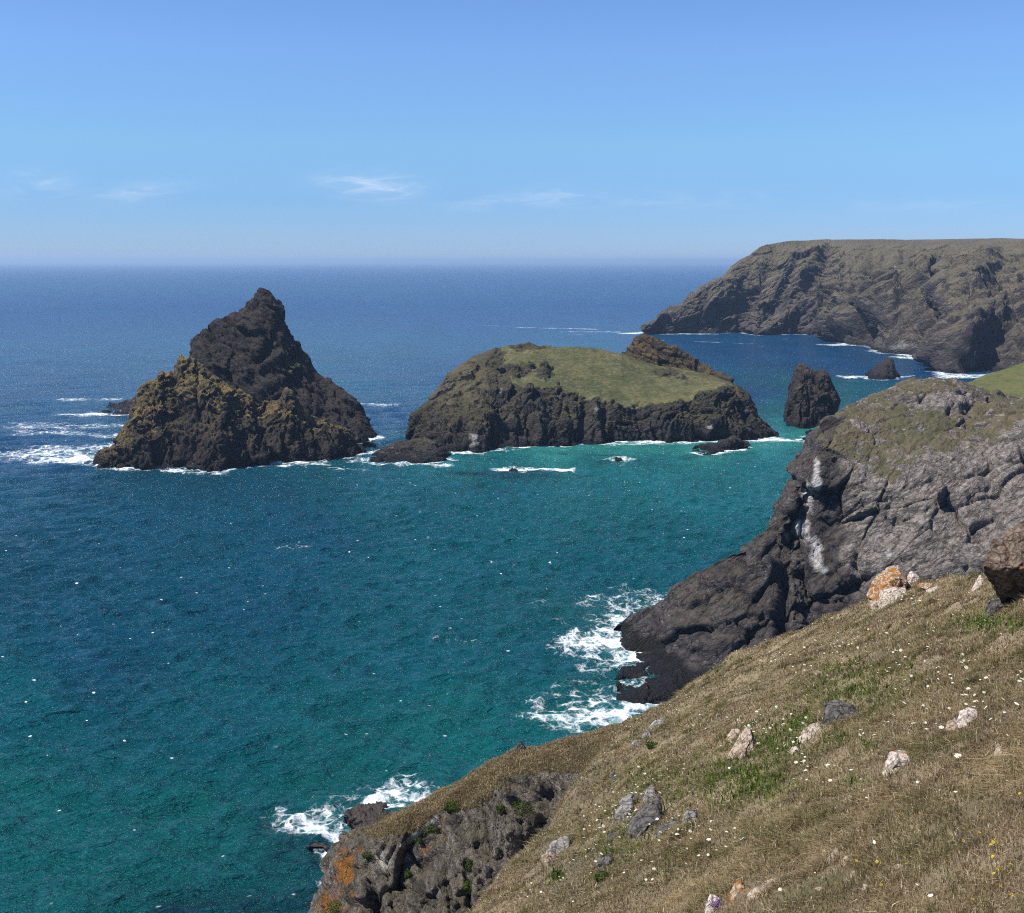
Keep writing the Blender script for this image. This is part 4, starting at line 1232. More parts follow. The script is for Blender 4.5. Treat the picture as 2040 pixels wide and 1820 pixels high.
def hillside_material():
    t = NT('dry_turf_soil')
    c = t.mix(t.map(t.noise(.35, 5, .6), .38, .62), (.19, .15, .095), (.28, .225, .14))
    c = t.mix(t.math('MULTIPLY', t.map(t.noise(.6, 5, .65), .50, .68), .6), c, (.10, .105, .04))
    c = t.mix(t.math('MULTIPLY', t.map(t.noise(9, 5, .7), .45, .75), .6), c, (.06, .046, .03))
    c = t.mix(t.math('MULTIPLY', t.attr('bare'), t.map(t.noise(2.2, 6, .7), .35, .6)), c, (.085, .075, .066))
    h = t.math('ADD', t.noise(6, 8, .72), t.math('MULTIPLY', t.noise(1.4, 4, .6), 1.2))
    return t.finish(t.bsdf(c, 1.0, t.bump(h, .9, .12), .08))


px, py = project(np.stack([P2[:, 0], P2[:, 1], H], 1))
bare = np.zeros(len(P2))
for cx, cy_, rx, ry, a in [(1250, 1640, 70, 80, .7), (1120, 1720, 90, 70, .8), (1180, 1560, 60, 50, .6)]:
    bare = np.maximum(bare, a * np.exp(-(((px - cx) / rx) ** 2 + ((py - cy_) / ry) ** 2)))
hs = mesh_obj('hillside', np.stack([P2[:, 0], P2[:, 1], H], 1), grid_faces(len(gx), len(gy)), hillside_material(), attrs={'bare': bare})
structure(hs, 'steep dry grass hillside falling to the cliff edge')

# ------------------------------------------------------------------ lichened crag at the lower left
C_TOP = [(q[0], q[1], float(np.interp(q[0], [560, 640, 800, 950, 1130, 1222, 1320], [51.5, 52, 53.2, 54.4, 56, 55.5, 52]))) for q in
         [(560, 1935), (600, 1868), (640, 1815), (655, 1792), (668, 1770), (684, 1745), (700, 1712), (720, 1690), (740, 1668), (755, 1650), (768, 1634), (790, 1622), (820, 1606), (850, 1592), (880, 1578), (915, 1560), (950, 1540), (990, 1512), (1020, 1495), (1045, 1489), (1085, 1486), (1130, 1472), (1180, 1458), (1222, 1446), (1262, 1432), (1320, 1420)]]
C_FACE = [(q[0], q[1], float(np.interp(q[0], [560, 640, 700, 800, 900, 1000, 1080, 1130, 1180, 1230, 1320], [50.6, 50.8, 50.6, 50.6, 51.2, 51.8, 51.8, 51.2, 50, 48, 45]))) for q in
          [(560, 1950), (600, 1890), (650, 1830), (690, 1745), (730, 1690), (790, 1665), (850, 1655), (900, 1622), (960, 1595), (1020, 1570), (1080, 1550), (1130, 1548), (1180, 1540), (1230, 1520), (1320, 1500)]]
C_LOW = [(q[0], q[1], float(np.interp(q[0], [560, 720, 880, 1040, 1100, 1180, 1320], [47, 46.4, 46.6, 47.6, 48.4, 47.4, 44]))) for q in
         [(560, 2020), (640, 1950), (720, 1890), (800, 1880), (880, 1850), (960, 1820), (1040, 1760), (1100, 1710), (1180, 1670), (1320, 1640)]]
ln = [line(q) for q in (C_LOW, C_FACE, C_TOP)]
u = np.unique(np.concatenate([q[0] for q in ln]))
l_, f_, t_ = (line_at(q, u) for q in ln)
base = l_ + np.array([0, -1.6, -10])
b1 = t_ + np.array([-1.2, 3.0, -2.2])
b2 = b1 + np.array([-3, 6, -9])
b3 = b2 + np.array([-5, 12, -22.0])
A = loft([(u, base), (u, l_), (u, l_ * .45 + f_ * .55 + np.array([-.2, -.3, .0])), (u, f_), (u, t_ * .5 + f_ * .5 + np.array([0, 0, .35])), (u, t_), (u, b1), (u, b2), (u, b3)], .08, 1.0, 2.5)


def crag_turf(P, N):
    px, py = project(P)
    e = np.interp(px, [p[0] for p in C_FACE], [p[1] for p in C_FACE])
    j = 26 * noise3(P / 1.8, 601) + 12 * noise3(P / .6, 602)
    m = sstep(e - 6 - py + j, -8, 14) * sstep(px, 700, 770)
    dv, _s = seg_field(px, py, [(872, 1628), (835, 1658), (800, 1685)])
    m = m * (1 - np.exp(-(dv / 8.0) ** 2))
    m = m * (1 - .9 * sstep(px + j, 985, 1030) * sstep(-px - j, -1150, -1110) * sstep(py + j, 1530, 1556))
    return m


def crag_disp(P, N):
    px, py = project(P)
    m = crag_turf(P, N)
    col = sstep(px + 20 * noise3(P / 2, 603), 930, 985)          # finely jointed, rubbly right half
    big = blocks(P, 3.2, .95, 611, bedding(-30, 15), (1, 1, 1.5), .5, warp=.18, cw=.03) + blocks(P, 1.1, .34, 612, bedding(-30, 15), (1, 1, 1.5), .7, warp=.12, cw=.035) + blocks(P, .3, .09, 613, bedding(-30, 15), (1, 1, 1.3), .5)
    fine = blocks(P, .62, .26, 614, rot(0, -10, 0), (1, 1, 1.7), .6, cw=.10) + blocks(P, .26, .17, 615, rot(0, -10, 0), (1, 1, 1.5), .6, cw=.12) + .4 * fbm(P / 2.2, 3, 616)
    d = (big * (1 - col) + fine * col) * (1 - .9 * m) + (.07 + .09 * m) * fbm(P / 1.1, 4, 617)
    for poly, w, a in [([(740, 1780), (752, 1820)], 12, -.9), ([(700, 1720), (690, 1790)], 10, .45), ([(720, 1800), (728, 1830)], 8, -.7), ([(835, 1700), (870, 1680)], 9, -.6), ([(930, 1720), (935, 1800)], 8, -.5), ([(1085, 1570), (1085, 1620), (1040, 1700)], 14, -.8), ([(1010, 1580), (1020, 1680)], 26, .7), ([(850, 1650), (800, 1690)], 7, .3)]:
        dd, _s = seg_field(px, py, poly)
        d = d + a * np.exp(-(dd / w) ** 2)
    return d


Q, F, N = displaced(A, crag_disp)
Nz = vnormals(Q, A.shape)
px, py = project(Q)
lich = np.zeros(len(Q))
for cx, cy_, rx, ry, a in [(688, 1735, 24, 60, 1.0), (655, 1800, 30, 30, 1.05), (870, 1655, 46, 36, .42), (845, 1690, 18, 14, .6), (760, 1645, 20, 16, .4), (905, 1610, 18, 9, .5), (1030, 1570, 40, 12, .22), (905, 1555, 12, 8, .8), (815, 1625, 14, 6, .7), (990, 1790, 16, 20, .6), (715, 1700, 20, 20, .6)]:
    lich = np.maximum(lich, a * np.exp(-(((px - cx) / rx) ** 2 + ((py - cy_) / ry) ** 2)))
pale = np.zeros(len(Q))
dd, _s = seg_field(px, py, [(868, 1632), (835, 1660), (800, 1685)])
pale = np.maximum(pale, .95 * np.exp(-(dd / 6.5) ** 2))
for cx, cy_, rx, ry, a in [(760, 1715, 26, 34, .55), (810, 1730, 20, 40, .40), (770, 1780, 20, 30, .35), (1010, 1650, 40, 60, .22), (870, 1600 + 45, 30, 20, .3)]:
    pale = np.maximum(pale, a * np.exp(-(((px - cx) / rx) ** 2 + ((py - cy_) / ry) ** 2)))
M_CRAG = rock_material('lichened_crag_rock', .55, dark=(.065, .057, .052), mid=(.30, .258, .215), light=(.56, .49, .42), tan=(.20, .155, .10), tan_amt=.45, olive=(.10, .10, .04), olive_amt=.35, orange=(.30, .125, .02), orange_amt=.45, strata=(15, 40, 0), wet=0,
                       turf=((.085, .072, .034), (.135, .108, .052)), pale_col=(.62, .57, .48), bump=1.2)
ctf = crag_turf(Q, N)
fm = ctf[F].mean(1) > .5
split_thing('crag', Q, F, [('rock_face', ~fm, M_CRAG), ('turf_top', fm, M_CRAG)], {'turf': ctf, 'pale': pale, 'lichen': lich * 1.0}, 'grey crag with orange lichen dropping to the sea at the near cliff edge', 'crag')
CRAG_Q, CRAG_N = Q, Nz
crag_px = np.stack([px, py], 1)


def crag_point(x, y):
    d = np.hypot(crag_px[:, 0] - x, crag_px[:, 1] - y)
    near = np.where(d < max(3.0, d.min() * 1.5))[0]
    k = near[np.argmin(CRAG_Q[near, 1])]
    return CRAG_Q[k], CRAG_N[k]


# ------------------------------------------------------------------ stones on the hillside
def stone_material(name, base, dark, pale, orange_amt=0.0, m=.3, orange=(.42, .15, .02)):
    t = NT(name)
    loc = t.n('ShaderNodeTexCoord').outputs['Object']
    n1 = t.noise(1.4 / m, 6, .62, loc, .4)
    c = t.mix(t.map(n1, .36, .62), base, pale)
    c = t.mix(t.math('MULTIPLY', t.map(t.noise(3.5 / m, 6, .68, loc), .48, .64), .85), c, dark)
    c = t.mix(t.map(t.vor(1.0 / m, vec=loc), .0, .06, .7, 0), c, dark)
    if orange_amt > 0:
        c = t.mix(t.map(t.noise(1.1 / m, 6, .68, loc), .68 - .26 * orange_amt, .74 - .26 * orange_amt), c, t.mix(t.noise(4 / m, 3, .5, loc), orange, tuple(q * .55 for q in orange)))
    h = t.math('ADD', t.noise(3 / m, 8, .68, loc, .3), t.math('MULTIPLY', t.map(t.vor(1.0 / m, vec=loc), 0, .08), .2))
    return t.finish(t.bsdf(c, .92, t.bump(h, .9, .28 * m), .2))


def hull_stone(name, pts, mat, noise_amp, sub_len, seed, parent=None, block=0.5):
    """a stone from its corner points: convex hull, subdivided, edges broken and faces roughened"""
    import bmesh
    bm = bmesh.new()
    for p in pts:
        bm.verts.new(p)
    r = bmesh.ops.convex_hull(bm, input=bm.verts)
    bmesh.ops.delete(bm, geom=[v for v in bm.verts if not v.link_faces], context='VERTS')
    bmesh.ops.triangulate(bm, faces=bm.faces[:])
    for _ in range(9):
        es = [e for e in bm.edges if e.calc_length() > sub_len]
        if not es or len(bm.verts) > 12000:
            break
        bmesh.ops.subdivide_edges(bm, edges=es, cuts=1)
        bmesh.ops.triangulate(bm, faces=bm.faces[:])
    for _ in range(3):
        bmesh.ops.smooth_vert(bm, verts=bm.verts, factor=.5, use_axis_x=True, use_axis_y=True, use_axis_z=True)
    bm.normal_update()
    V = np.array([v.co for v in bm.verts])
    Nn = np.array([v.normal for v in bm.verts])
    Fc = np.array([[v.index for v in f.verts] for f in bm.faces])
    bm.verts.index_update()
    Fc = np.array([[v.index for v in f.verts] for f in bm.faces])
    bm.free()
    s_ = noise_amp
    d = s_ * (block * blocks(V + seed * 3.7, s_ * 6, 1.0, seed, rot(20, 30, 10), (1, 1, 1.5), .6) + .5 * fbm(V / (s_ * 5) + seed, 4, seed) + block * .4 * blocks(V, s_ * 2.4, 1.0, seed + 2, rot(20, 30, 10), (1, 1, 1.5), .5))
    V = V + Nn * d[:, None]
    return mesh_obj(name, V, Fc, mat, parent)


M_WHITE = stone_material('pale_quartz_stone', (.36, .29, .22), (.075, .062, .05), (.60, .51, .42), .14)
M_PINK = stone_material('pinkish_stone', (.30, .23, .165), (.06, .045, .035), (.50, .39, .31), .08)
M_GREY = stone_material('grey_stone', (.13, .118, .106), (.025, .023, .021), (.33, .305, .275), .0)
M_BLUEGREY = stone_material('dark_grey_stone', (.055, .050, .046), (.012, .011, .010), (.16, .145, .13), .0)
M_ORANGE = stone_material('orange_lichen_stone', (.33, .26, .20), (.06, .04, .03), (.50, .41, .31), .78, .22, (.33, .135, .02))
M_ORWHITE = stone_material('white_orange_stone', (.46, .38, .32), (.10, .08, .07), (.64, .56, .50), .42)
M_SLAB = stone_material('brown_slab_stone', (.105, .075, .055), (.02, .015, .012), (.22, .165, .125), .34, .35, (.34, .12, .02))


def stone(px, py, w, h, mat, label, seed, ang=0.0, deep=.7, name='boulder', shape=None, lift=0.0, amp=.15, sink=.46):
    h *= 1.12
    """w, h: seen size in survey pixels; ang: tilt of its long axis in the picture; shape: outline corners -1..1"""
    p = ground_hit(px, py + h * .28)
    dist = np.linalg.norm(p - C)
    k = dist / FPX
    r = np.random.default_rng(seed)
    ca, sa = math.cos(rad(ang)), math.sin(rad(ang))
    W_, H_ = w * k * .5, h * k * .5
    corners = shape or [(-1, -.5), (-.75, .45), (-.2, .95), (.5, .8), (1, .2), (.85, -.5), (.2, -1), (-.5, -.95)]
    pts = []
    for (x, z) in corners:
        x += r.normal() * .07
        z += r.normal() * .07
        for s_ in (-1, 1):
            q = .62 + .3 * r.random() if s_ < 0 else 1.0
            xx, zz = x * W_ * q, z * H_ * q
            X_, Z_ = xx * ca - zz * sa, xx * sa + zz * ca
            # the seen face leans back with the slope
            pts.append((X_, s_ * deep * max(W_, H_) * (.5 + .2 * r.random()) + Z_ * .55, Z_ * 1.0))
    o = hull_stone(name, pts, mat, amp * max(.6 * min(W_, H_) + .2 * W_, .05) * 2, max(1.4 * k, .010), seed)
    o.location = (p[0], p[1] + .1 * W_, p[2] + H_ * (.35 - sink) + lift)
    tag(o, label, 'rock')
    return o


SH_WEDGE = [(-1, -.75), (-.85, -.35), (.2, .95), (.65, .9), (.95, -.1), (.5, -.85), (-.4, -.95)]
stone(1483, 1487, 74, 66, M_PINK, 'largest pinkish boulder with flat top, jutting over bright green herbage', 11, 8, .9, shape=SH_WEDGE, lift=.10)
stone(1467, 1463, 34, 26, M_PINK, 'small boulder tucked behind the pinkish flat topped boulder', 12, 15)
stone(1682, 1418, 84, 46, M_BLUEGREY, 'ragged grey outcrop with broken ledges above the long pale slab', 13, -8, .8, 'rock_outcrop', amp=.2)
stone(1612, 1462, 62, 18, M_WHITE, 'long narrow pale slab half buried along a turf bank', 14, 32, .7, 'rock_slab')
stone(1585, 1496, 26, 24, M_WHITE, 'pale blocky stone at the lower end of the long slab', 15, 10)
stone(1936, 1425, 44, 42, M_ORWHITE, 'white stone with an orange patch, above the brown hollow', 16, -10, .7)
stone(1903, 1445, 38, 24, M_PINK, 'low crumbled pinkish stone left of the white stone with orange', 17, 20, .7)
stone(1797, 1517, 70, 40, M_ORWHITE, 'white crusted boulder with orange right end among dry grass', 18, 12, .7)
stone(1778, 1537, 36, 18, M_WHITE, 'small pale stone at the foot of the white crusted boulder', 19, 15)
stone(1994, 1495, 28, 34, M_WHITE, 'small upright pointed white stone near the right edge', 20, 0, .6, shape=[(-1, -.9), (-.7, .0), (-.1, 1), (.4, .8), (1, -.3), (.9, -1)])
stone(1290, 1466, 24, 26, M_GREY, 'rounded light grey stone beside the dark nick in the turf', 21, 0, .8)
stone(1272, 1481, 26, 16, M_GREY, 'flat grey stone just below the rounded grey stone', 22, 10)
stone(1310, 1442, 40, 16, M_GREY, 'weathered grey ledge at the top of the turf nick', 23, 25, .6, 'rock_ledge')
stone(1226, 1546, 26, 20, M_BLUEGREY, 'dark grey stone at the mouth of the small hollow', 24, 10)
stone(1377, 1629, 38, 40, M_GREY, 'speckled round grey boulder in brown turf above white flowers', 25, 0, .7)
stone(1242, 1620, 70, 24, M_GREY, 'broken grey ledge, upper of two jagged ledges in the slope', 26, 52, .8, 'rock_ledge', amp=.2)
stone(1222, 1668, 34, 20, M_BLUEGREY, 'dark overhanging block below the upper grey ledge', 27, 20, .8)
stone(1283, 1650, 122, 32, M_BLUEGREY, 'long dark jagged ledge running down the slope', 28, 56, .8, 'rock_ledge', amp=.22)
stone(1205, 1722, 46, 34, M_BLUEGREY, 'dark craggy block at the lower end of the long ledge', 29, 50, .8, amp=.2)
stone(1294, 1590, 50, 20, M_GREY, 'thin grey ledge above the long dark ledge', 30, 66, .8, 'rock_ledge', amp=.2)
stone(1112, 1690, 62, 22, M_GREY, 'weathered grey ledge in the rubbly turf near the gully', 31, 30, .8, 'rock_ledge', amp=.2)
stone(1094, 1708, 30, 22, M_PINK, 'pinkish knob under the weathered ledge near the gully', 32, 10)
stone(1145, 1703, 20, 18, M_GREY, 'single small grey stone right of the pinkish knob', 33, 0)
stone(1330, 1655, 60, 16, M_BLUEGREY, 'low dark scab of rock between round boulder and long ledge', 34, 30, .8, 'rock_ledge', amp=.2)
stone(1770, 1160, 100, 40, M_ORANGE, 'large bright orange lichened outcrop at the top edge of the slope', 35, 42, .8, 'rock_outcrop', amp=.16)
stone(1822, 1148, 26, 26, M_ORWHITE, 'pale knobbly stone on the right shoulder of the orange outcrop', 36, 0, .8)
stone(1782, 1186, 68, 28, M_WHITE, 'long white boulder in front of the orange outcrop', 37, 22, .8)
stone(1750, 1203, 40, 20, M_PINK, 'low buff stone at the lower end of the orange outcrop', 38, 40, .8)
stone(1853, 1166, 42, 9, M_ORANGE, 'flat orange lichened rock just showing over the brow', 39, 0, .9)
stone(1860, 1175, 28, 10, M_WHITE, 'small pale flat stone in front of the flat orange rock', 40, 15)
stone(1952, 1160, 20, 40, M_WHITE, 'narrow white stone under the overhanging brown slab', 41, -25, .6)
stone(1658, 1713, 46, 12, M_WHITE, 'narrow long white stone lying in the lower turf', 42, 48, .6, 'stone')
stone(1688, 1714, 24, 16, M_WHITE, 'rounded white stone right of the narrow long one', 43, 10, .7, 'stone')
stone(1746, 1715, 28, 8, M_WHITE, 'thin sliver of white stone in the lower turf', 44, 35, .6, 'stone')
stone(1702, 1742, 26, 12, M_PINK, 'buff stone half sunk between the white stones', 45, 45, .6, 'stone')
stone(1636, 1773, 24, 10, M_ORANGE, 'flat orange stone sunk in the turf', 46, 0, .7, 'stone')
stone(1726, 1770, 16, 20, M_ORWHITE, 'small upright stone, white above and orange below', 47, 10, .6, 'stone')
stone(1470, 1772, 24, 46, M_ORANGE, 'upright orange crusted stone with pale left side', 48, -25, .7, 'stone')
stone(1424, 1805, 40, 42, M_ORWHITE, 'pale stone with orange left face behind purple flowers', 49, 0, .8)
stone(1520, 1777, 70, 16, M_PINK, 'low buff ridge of stone beside the upright orange stone', 50, 28, .7, 'stone')
stone(1795, 1727, 26, 7, M_ORANGE, 'small flat orange flake in the lower turf at right', 51, 0, .7, 'stone')
stone(1653, 1800, 10, 8, M_WHITE, 'tiny pale pebble near the bottom edge', 52, 0, .7, 'stone')

# overhanging brown slab at the right edge
gp = ground_hit(2010, 1212)
Y0 = gp[1]
slab_pts = [(1955, 1128, 0), (1958, 1142, .25), (1976, 1086, .5), (2014, 1053, .9), (2080, 1030, 1.2), (2150, 1070, .6), (2160, 1200, 0), (2120, 1236, .9), (2042, 1226, 1.0), (2004, 1212, 1.15), (1990, 1176, .9), (2060, 1135, -.35), (2110, 1180, -.3), (2020, 1105, .0)]
pts = []
for x, y, dy in slab_pts:
    pts.append(tuple(at(x, y, Y0 - .4 + dy)))
for x, y, dy in [(1985, 1130, 1.8), (2010, 1080, 2.2), (2090, 1060, 2.4), (2160, 1130, 2.4), (2120, 1230, 2.2), (2020, 1215, 2.0)]:
    pts.append(tuple(at(x, y, Y0 - .4 + dy)))
o = hull_stone('rock_slab', pts, M_SLAB, .10, .035, 61, block=.8)
tag(o, 'big tilted brown slab overhanging the turf at the right edge', 'rock')
o = stone(1992, 1205, 50, 40, M_BLUEGREY, 'dark stone in shade beneath the overhanging brown slab', 62, 0, .7)

# small pointed rock on the brink
pk = crag_point(1036, 1496)[0]
pts = [(-.30, -.1, -.15), (.34, -.1, -.15), (.36, .3, -.15), (-.3, .3, -.15), (-.05, .05, .38), (.02, .1, .40), (.12, 0, .12), (-.2, 0, .1)]
o = hull_stone('pointed_rock', pts, M_BLUEGREY, .03, .03, 63)
o.location = (pk[0], pk[1] + .2, pk[2] + .12)
tag(o, 'small dark pointed rock standing on the cliff edge against the sea', 'rock')

# ------------------------------------------------------------------ grass and herbage
def scatter(n, seed, x0=GX0 + .3, x1=GX1 - .3, y0=3.0, y1=62.0, power=1.7):
    r = np.random.default_rng(seed)
    out = []
    tot = 0
    while tot < n:
        k = n * 3
        x = x0 + (x1 - x0) * r.random(k)
        y = y0 + (y1 - y0) * r.random(k)
        keep = r.random(k) < (11.0 / np.maximum(np.hypot(x, y + 4), 11.0)) ** power
        x, y = x[keep], y[keep]
        z = ground(x, y)
        px, py = project(np.stack([x, y, z], 1))
        i = np.clip(((x - GX0) / GS).astype(int), 0, len(gx) - 1)
        j = np.clip(((y - GY0) / GS).astype(int), 0, len(gy) - 1)
        ok = (px > 820) & (px < 2750) & (py > 1000) & (py < 2500) & (sd.reshape(XX.shape)[i, j] < .9)
        out.append(np.stack([x, y, z, px, py], 1)[ok])
        tot += ok.sum()
    return np.concatenate(out)[:n]


def blades(S, height, width, lean_dir, lean, curl, r):
    """bent three-piece blades: S n x 3 roots"""
    n = len(S)
    th = r.random(n) * 2 * np.pi
    sx, sy = np.cos(th) * width, np.sin(th) * width
    lx = lean_dir[0] * lean + .35 * r.normal(size=n) * (.3 + lean)
    ly = lean_dir[1] * lean + .35 * r.normal(size=n) * (.3 + lean)
    hz = np.sqrt(np.maximum(.06, 1 - np.clip(lx ** 2 + ly ** 2, 0, .9)))
    B = S - np.array([0, 0, .02])
    M1 = S + np.stack([lx * height * .45, ly * height * .45, hz * height * .55], 1)
    TP = S + np.stack([lx * height * (1 + curl), ly * height * (1 + curl), hz * height * (1 - .35 * curl)], 1)
    sd_ = np.stack([sx, sy, 0 * sx], 1)
    V = np.stack([B - sd_, B + sd_, M1 - sd_ * .75, M1 + sd_ * .75, TP], 1).reshape(-1, 3)
    b = np.arange(n)[:, None] * 5
    F = np.concatenate([b + np.array([[0, 1, 3]]), b + np.array([[0, 3, 2]]), b + np.array([[2, 3, 4]])], 0)
    return V, F


def plant_material(name, trans=.3):
    t = NT(name)
    c = t.attr('tone', 'Color')
    d = t.n('ShaderNodeBsdfDiffuse', None, Color=c)
    tr = t.n('ShaderNodeBsdfTranslucent', None, Color=c)
    m = t.n('ShaderNodeMixShader', None, i0=trans, i1=d.outputs[0], i2=tr.outputs[0])
    return t.finish(m.outputs[0])


GREEN = [(1480, 1555, 85, 42, 1.0), (1535, 1490, 55, 38, .95), (1590, 1450, 40, 34, .75), (1700, 1385, 90, 26, .65), (1720, 1340, 80, 26, .5), (1420, 1560, 35, 30, .8), (1960, 1245, 50, 20, .8), (2020, 1240, 30, 20, .8), (1655, 1470, 40, 20, .5), (1735, 1490, 22, 10, .8), (1700, 1560, 30, 14, .6),
         (1290, 1560, 60, 34, .45), (1220, 1690, 60, 40, .45), (1340, 1590, 40, 40, .35), (1240, 1620, 40, 30, .3), (1580, 1480, 30, 24, .9), (1110, 1745, 16, 14, .9), (1430, 1330, 40, 20, .3), (1450, 1600, 40, 20, .5)]
TUSS = [(1580, 1690, 100, 34, .9), (1640, 1650, 60, 24, .6), (1730, 1655, 60, 20, .6), (1990, 1540, 80, 40, 1.0), (2030, 1500, 50, 40, .8), (1860, 1490, 60, 22, .9), (1780, 1580, 60, 26, .7), (1530, 1740, 60, 34, .7), (1650, 1400, 40, 18, .5), (1840, 1250, 60, 20, .4), (1950, 1330, 50, 16, .4)]


def spots(px, py, lst):
    m = np.zeros(len(px))
    for cx, cy_, rx, ry, a in lst:
        m = np.maximum(m, a * np.exp(-(((px - cx) / rx) ** 2 + ((py - cy_) / ry) ** 2)))
    return m


r = np.random.default_rng(77)
S = scatter(700000, 70)
pw = S[:, :3]
px, py = S[:, 3], S[:, 4]
dist = np.hypot(np.hypot(pw[:, 0], pw[:, 1]), pw[:, 2] - EYE)
patch = fbm(pw / 2.6, 4, 701)
patch2 = fbm(pw / .8, 3, 705)
gm = spots(px, py, GREEN)
tm_ = spots(px, py, TUSS)
bm_ = spots(px, py, [(1250, 1640, 60, 70, .5), (1110, 1720, 70, 60, .7)])
keep = r.random(len(S)) > np.maximum(bm_, .8 * sstep(fbm(pw / 1.2 + 3, 3, 719), .22, .5))
S, pw, px, py, dist, patch, patch2, gm, tm_ = (a[keep] for a in (S, pw, px, py, dist, patch, patch2, gm, tm_))
n = len(S)
tus = sstep(fbm(pw / .55, 2, 715), .1, .6)
hgt = (.055 + .062 * r.random(n)) * (1 + .6 * np.clip(patch2, -.6, .8)) * (1 + 1.3 * tm_) * (1 + .9 * tus)
wid = np.maximum(.0018, .00027 * dist) * (.7 + .6 * r.random(n))
ld = np.array([-.75, -.35])
V, F = blades(pw, hgt, wid, ld, .25 + .55 * tm_ * r.random(n) + .3 * r.random(n), .25 + .5 * r.random(n), r)
STRAW, RUST, OLIVE, GRN, PALE, DK = (np.array(c) for c in ((.47, .36, .195), (.290, .195, .120), (.215, .180, .075), (.130, .180, .040), (.68, .58, .40), (.085, .07, .04)))
w1 = np.clip(.40 + 1.3 * patch + .25 * r.normal(size=n), 0, 1)[:, None]
colr = STRAW * (1 - w1) + RUST * w1
w2 = np.clip(.26 + 1.3 * fbm(pw / 1.7 + 9, 3, 711) + .35 * tus + .25 * r.normal(size=n) + .5 * tm_, 0, 1)[:, None]
colr = colr * (1 - w2) + OLIVE * w2
w3 = np.clip(gm * 1.1 + .2 * r.normal(size=n) * (gm > .1), 0, 1)[:, None]
colr = colr * (1 - w3) + GRN * w3
hi = (r.random(n) < .10)[:, None]
colr = np.where(hi, PALE * (.8 + .4 * r.random((n, 1))), colr)
dk = (r.random(n) < .16)[:, None]
colr = np.where(dk & ~hi, DK + .3 * colr, colr)
colr *= (.75 + .5 * r.random((n, 1)))
tone = np.concatenate([np.repeat(colr, 5, 0), np.ones((n * 5, 1))], 1)
M_GRASS = plant_material('grass_blades', .28)
g = mesh_obj('grass', V, F, M_GRASS, colors={'tone': tone}, smooth=False)
g['kind'] = 'stuff'
g['label'] = 'dry straw and olive grass covering the hillside'

# tussocks: dense tufts of longer blades leaning downhill
S = scatter(2600, 88, power=1.0)
tmk = spots(S[:, 3], S[:, 4], TUSS)
ck = fbm(S[:, :3] / 2.2, 3, 745)
rr = np.random.default_rng(89)
S = S[rr.random(len(S)) < np.maximum(.85 * tmk, .75 * sstep(ck, .0, .45)) + .05]
nb = 70
size = .6 + .8 * rr.random(len(S))
base_ = np.repeat(S[:, :3], nb, 0)
sz_ = np.repeat(size, nb)
off_ = rr.normal(size=(len(base_), 2)) * (.075 * sz_)[:, None]
root = base_.copy()
root[:, :2] += off_
root[:, 2] = ground(root[:, 0], root[:, 1])
n = len(root)
d_ = np.hypot(root[:, 0], root[:, 1])
V, F = blades(root, (.13 + .12 * rr.random(n)) * sz_, np.maximum(.0020, .00030 * d_) * (.7 + .6 * rr.random(n)), np.array([-.75, -.35]), .35 + .4 * rr.random(n), .3 + .5 * rr.random(n), rr)
mixk = np.repeat(rr.random(len(S)), nb)[:, None]
ct_ = (np.array([.20, .18, .075]) * mixk + np.array([.36, .28, .15]) * (1 - mixk)) * (.55 + .75 * rr.random((n, 1)))
tone = np.concatenate([np.repeat(ct_, 5, 0), np.ones((n * 5, 1))], 1)
g = mesh_obj('tussock_grass', V, F, M_GRASS, colors={'tone': tone}, smooth=False)
g['kind'] = 'stuff'
g['label'] = 'longer olive and straw grass tufts leaning down the hillside'

# leafy herbage in the green patches
S = scatter(340000, 80)
gm = spots(S[:, 3], S[:, 4], GREEN)
S = S[np.random.default_rng(5).random(len(S)) < gm ** 1.5 * .55 * sstep(fbm(S[:, :3] / .5, 2, 731), -.5, .3)]
r = np.random.default_rng(78)
n = len(S)
d_ = np.hypot(S[:, 0], S[:, 1])
k_ = np.maximum(.010, .0009 * d_) * (.6 + .8 * r.random(n))
V, F = blades(S[:, :3] + np.array([0, 0, .03]), .07 + .10 * r.random(n), k_ * .8, np.array([-.3, -.3]), .5 * r.random(n), .6 * r.random(n), r)
cg = np.array([.095, .150, .026]) * (.5 + .9 * r.random((n, 1))) + np.array([.05, .03, 0]) * (r.random((n, 1)) < .25)
tone = np.concatenate([np.repeat(cg, 5, 0), np.ones((n * 5, 1))], 1)
g = mesh_obj('green_herbage', V, F, M_GRASS, colors={'tone': tone}, smooth=False)
g['kind'] = 'stuff'
g['label'] = 'fresh green leafy herbage round the stones'

# thin dry turf on the crag's top
r = np.random.default_rng(79)
ct = crag_turf(CRAG_Q, CRAG_N)
idx = np.where((ct > .35) & (CRAG_N[:, 2] > .25) & (crag_px[:, 0] > 640) & (crag_px[:, 0] < 1330))[0]
idx = r.choice(idx, min(60000, len(idx) * 2))
S = CRAG_Q[idx] + r.normal(size=(len(idx), 3)) * np.array([.04, .04, 0])
n = len(S)
V, F = blades(S, .07 + .10 * r.random(n), .014 * (.6 + .8 * r.random(n)), np.array([-.5, -.3]), .3 + .3 * r.random(n), .3 + .4 * r.random(n), r)
w1 = np.clip(.4 + .9 * fbm(S / 1.5, 3, 720) + .25 * r.normal(size=n), 0, 1)[:, None]
cg = (STRAW * (1 - w1) + (OLIVE * .6 + RUST * .4) * w1) * (.7 + .5 * r.random((n, 1)))
tone = np.concatenate([np.repeat(cg, 5, 0), np.ones((n * 5, 1))], 1)
g = mesh_obj('crag_grass', V, F, M_GRASS, colors={'tone': tone}, smooth=False)
g['kind'] = 'stuff'
g['label'] = 'sparse straw grass on top of the near crag'


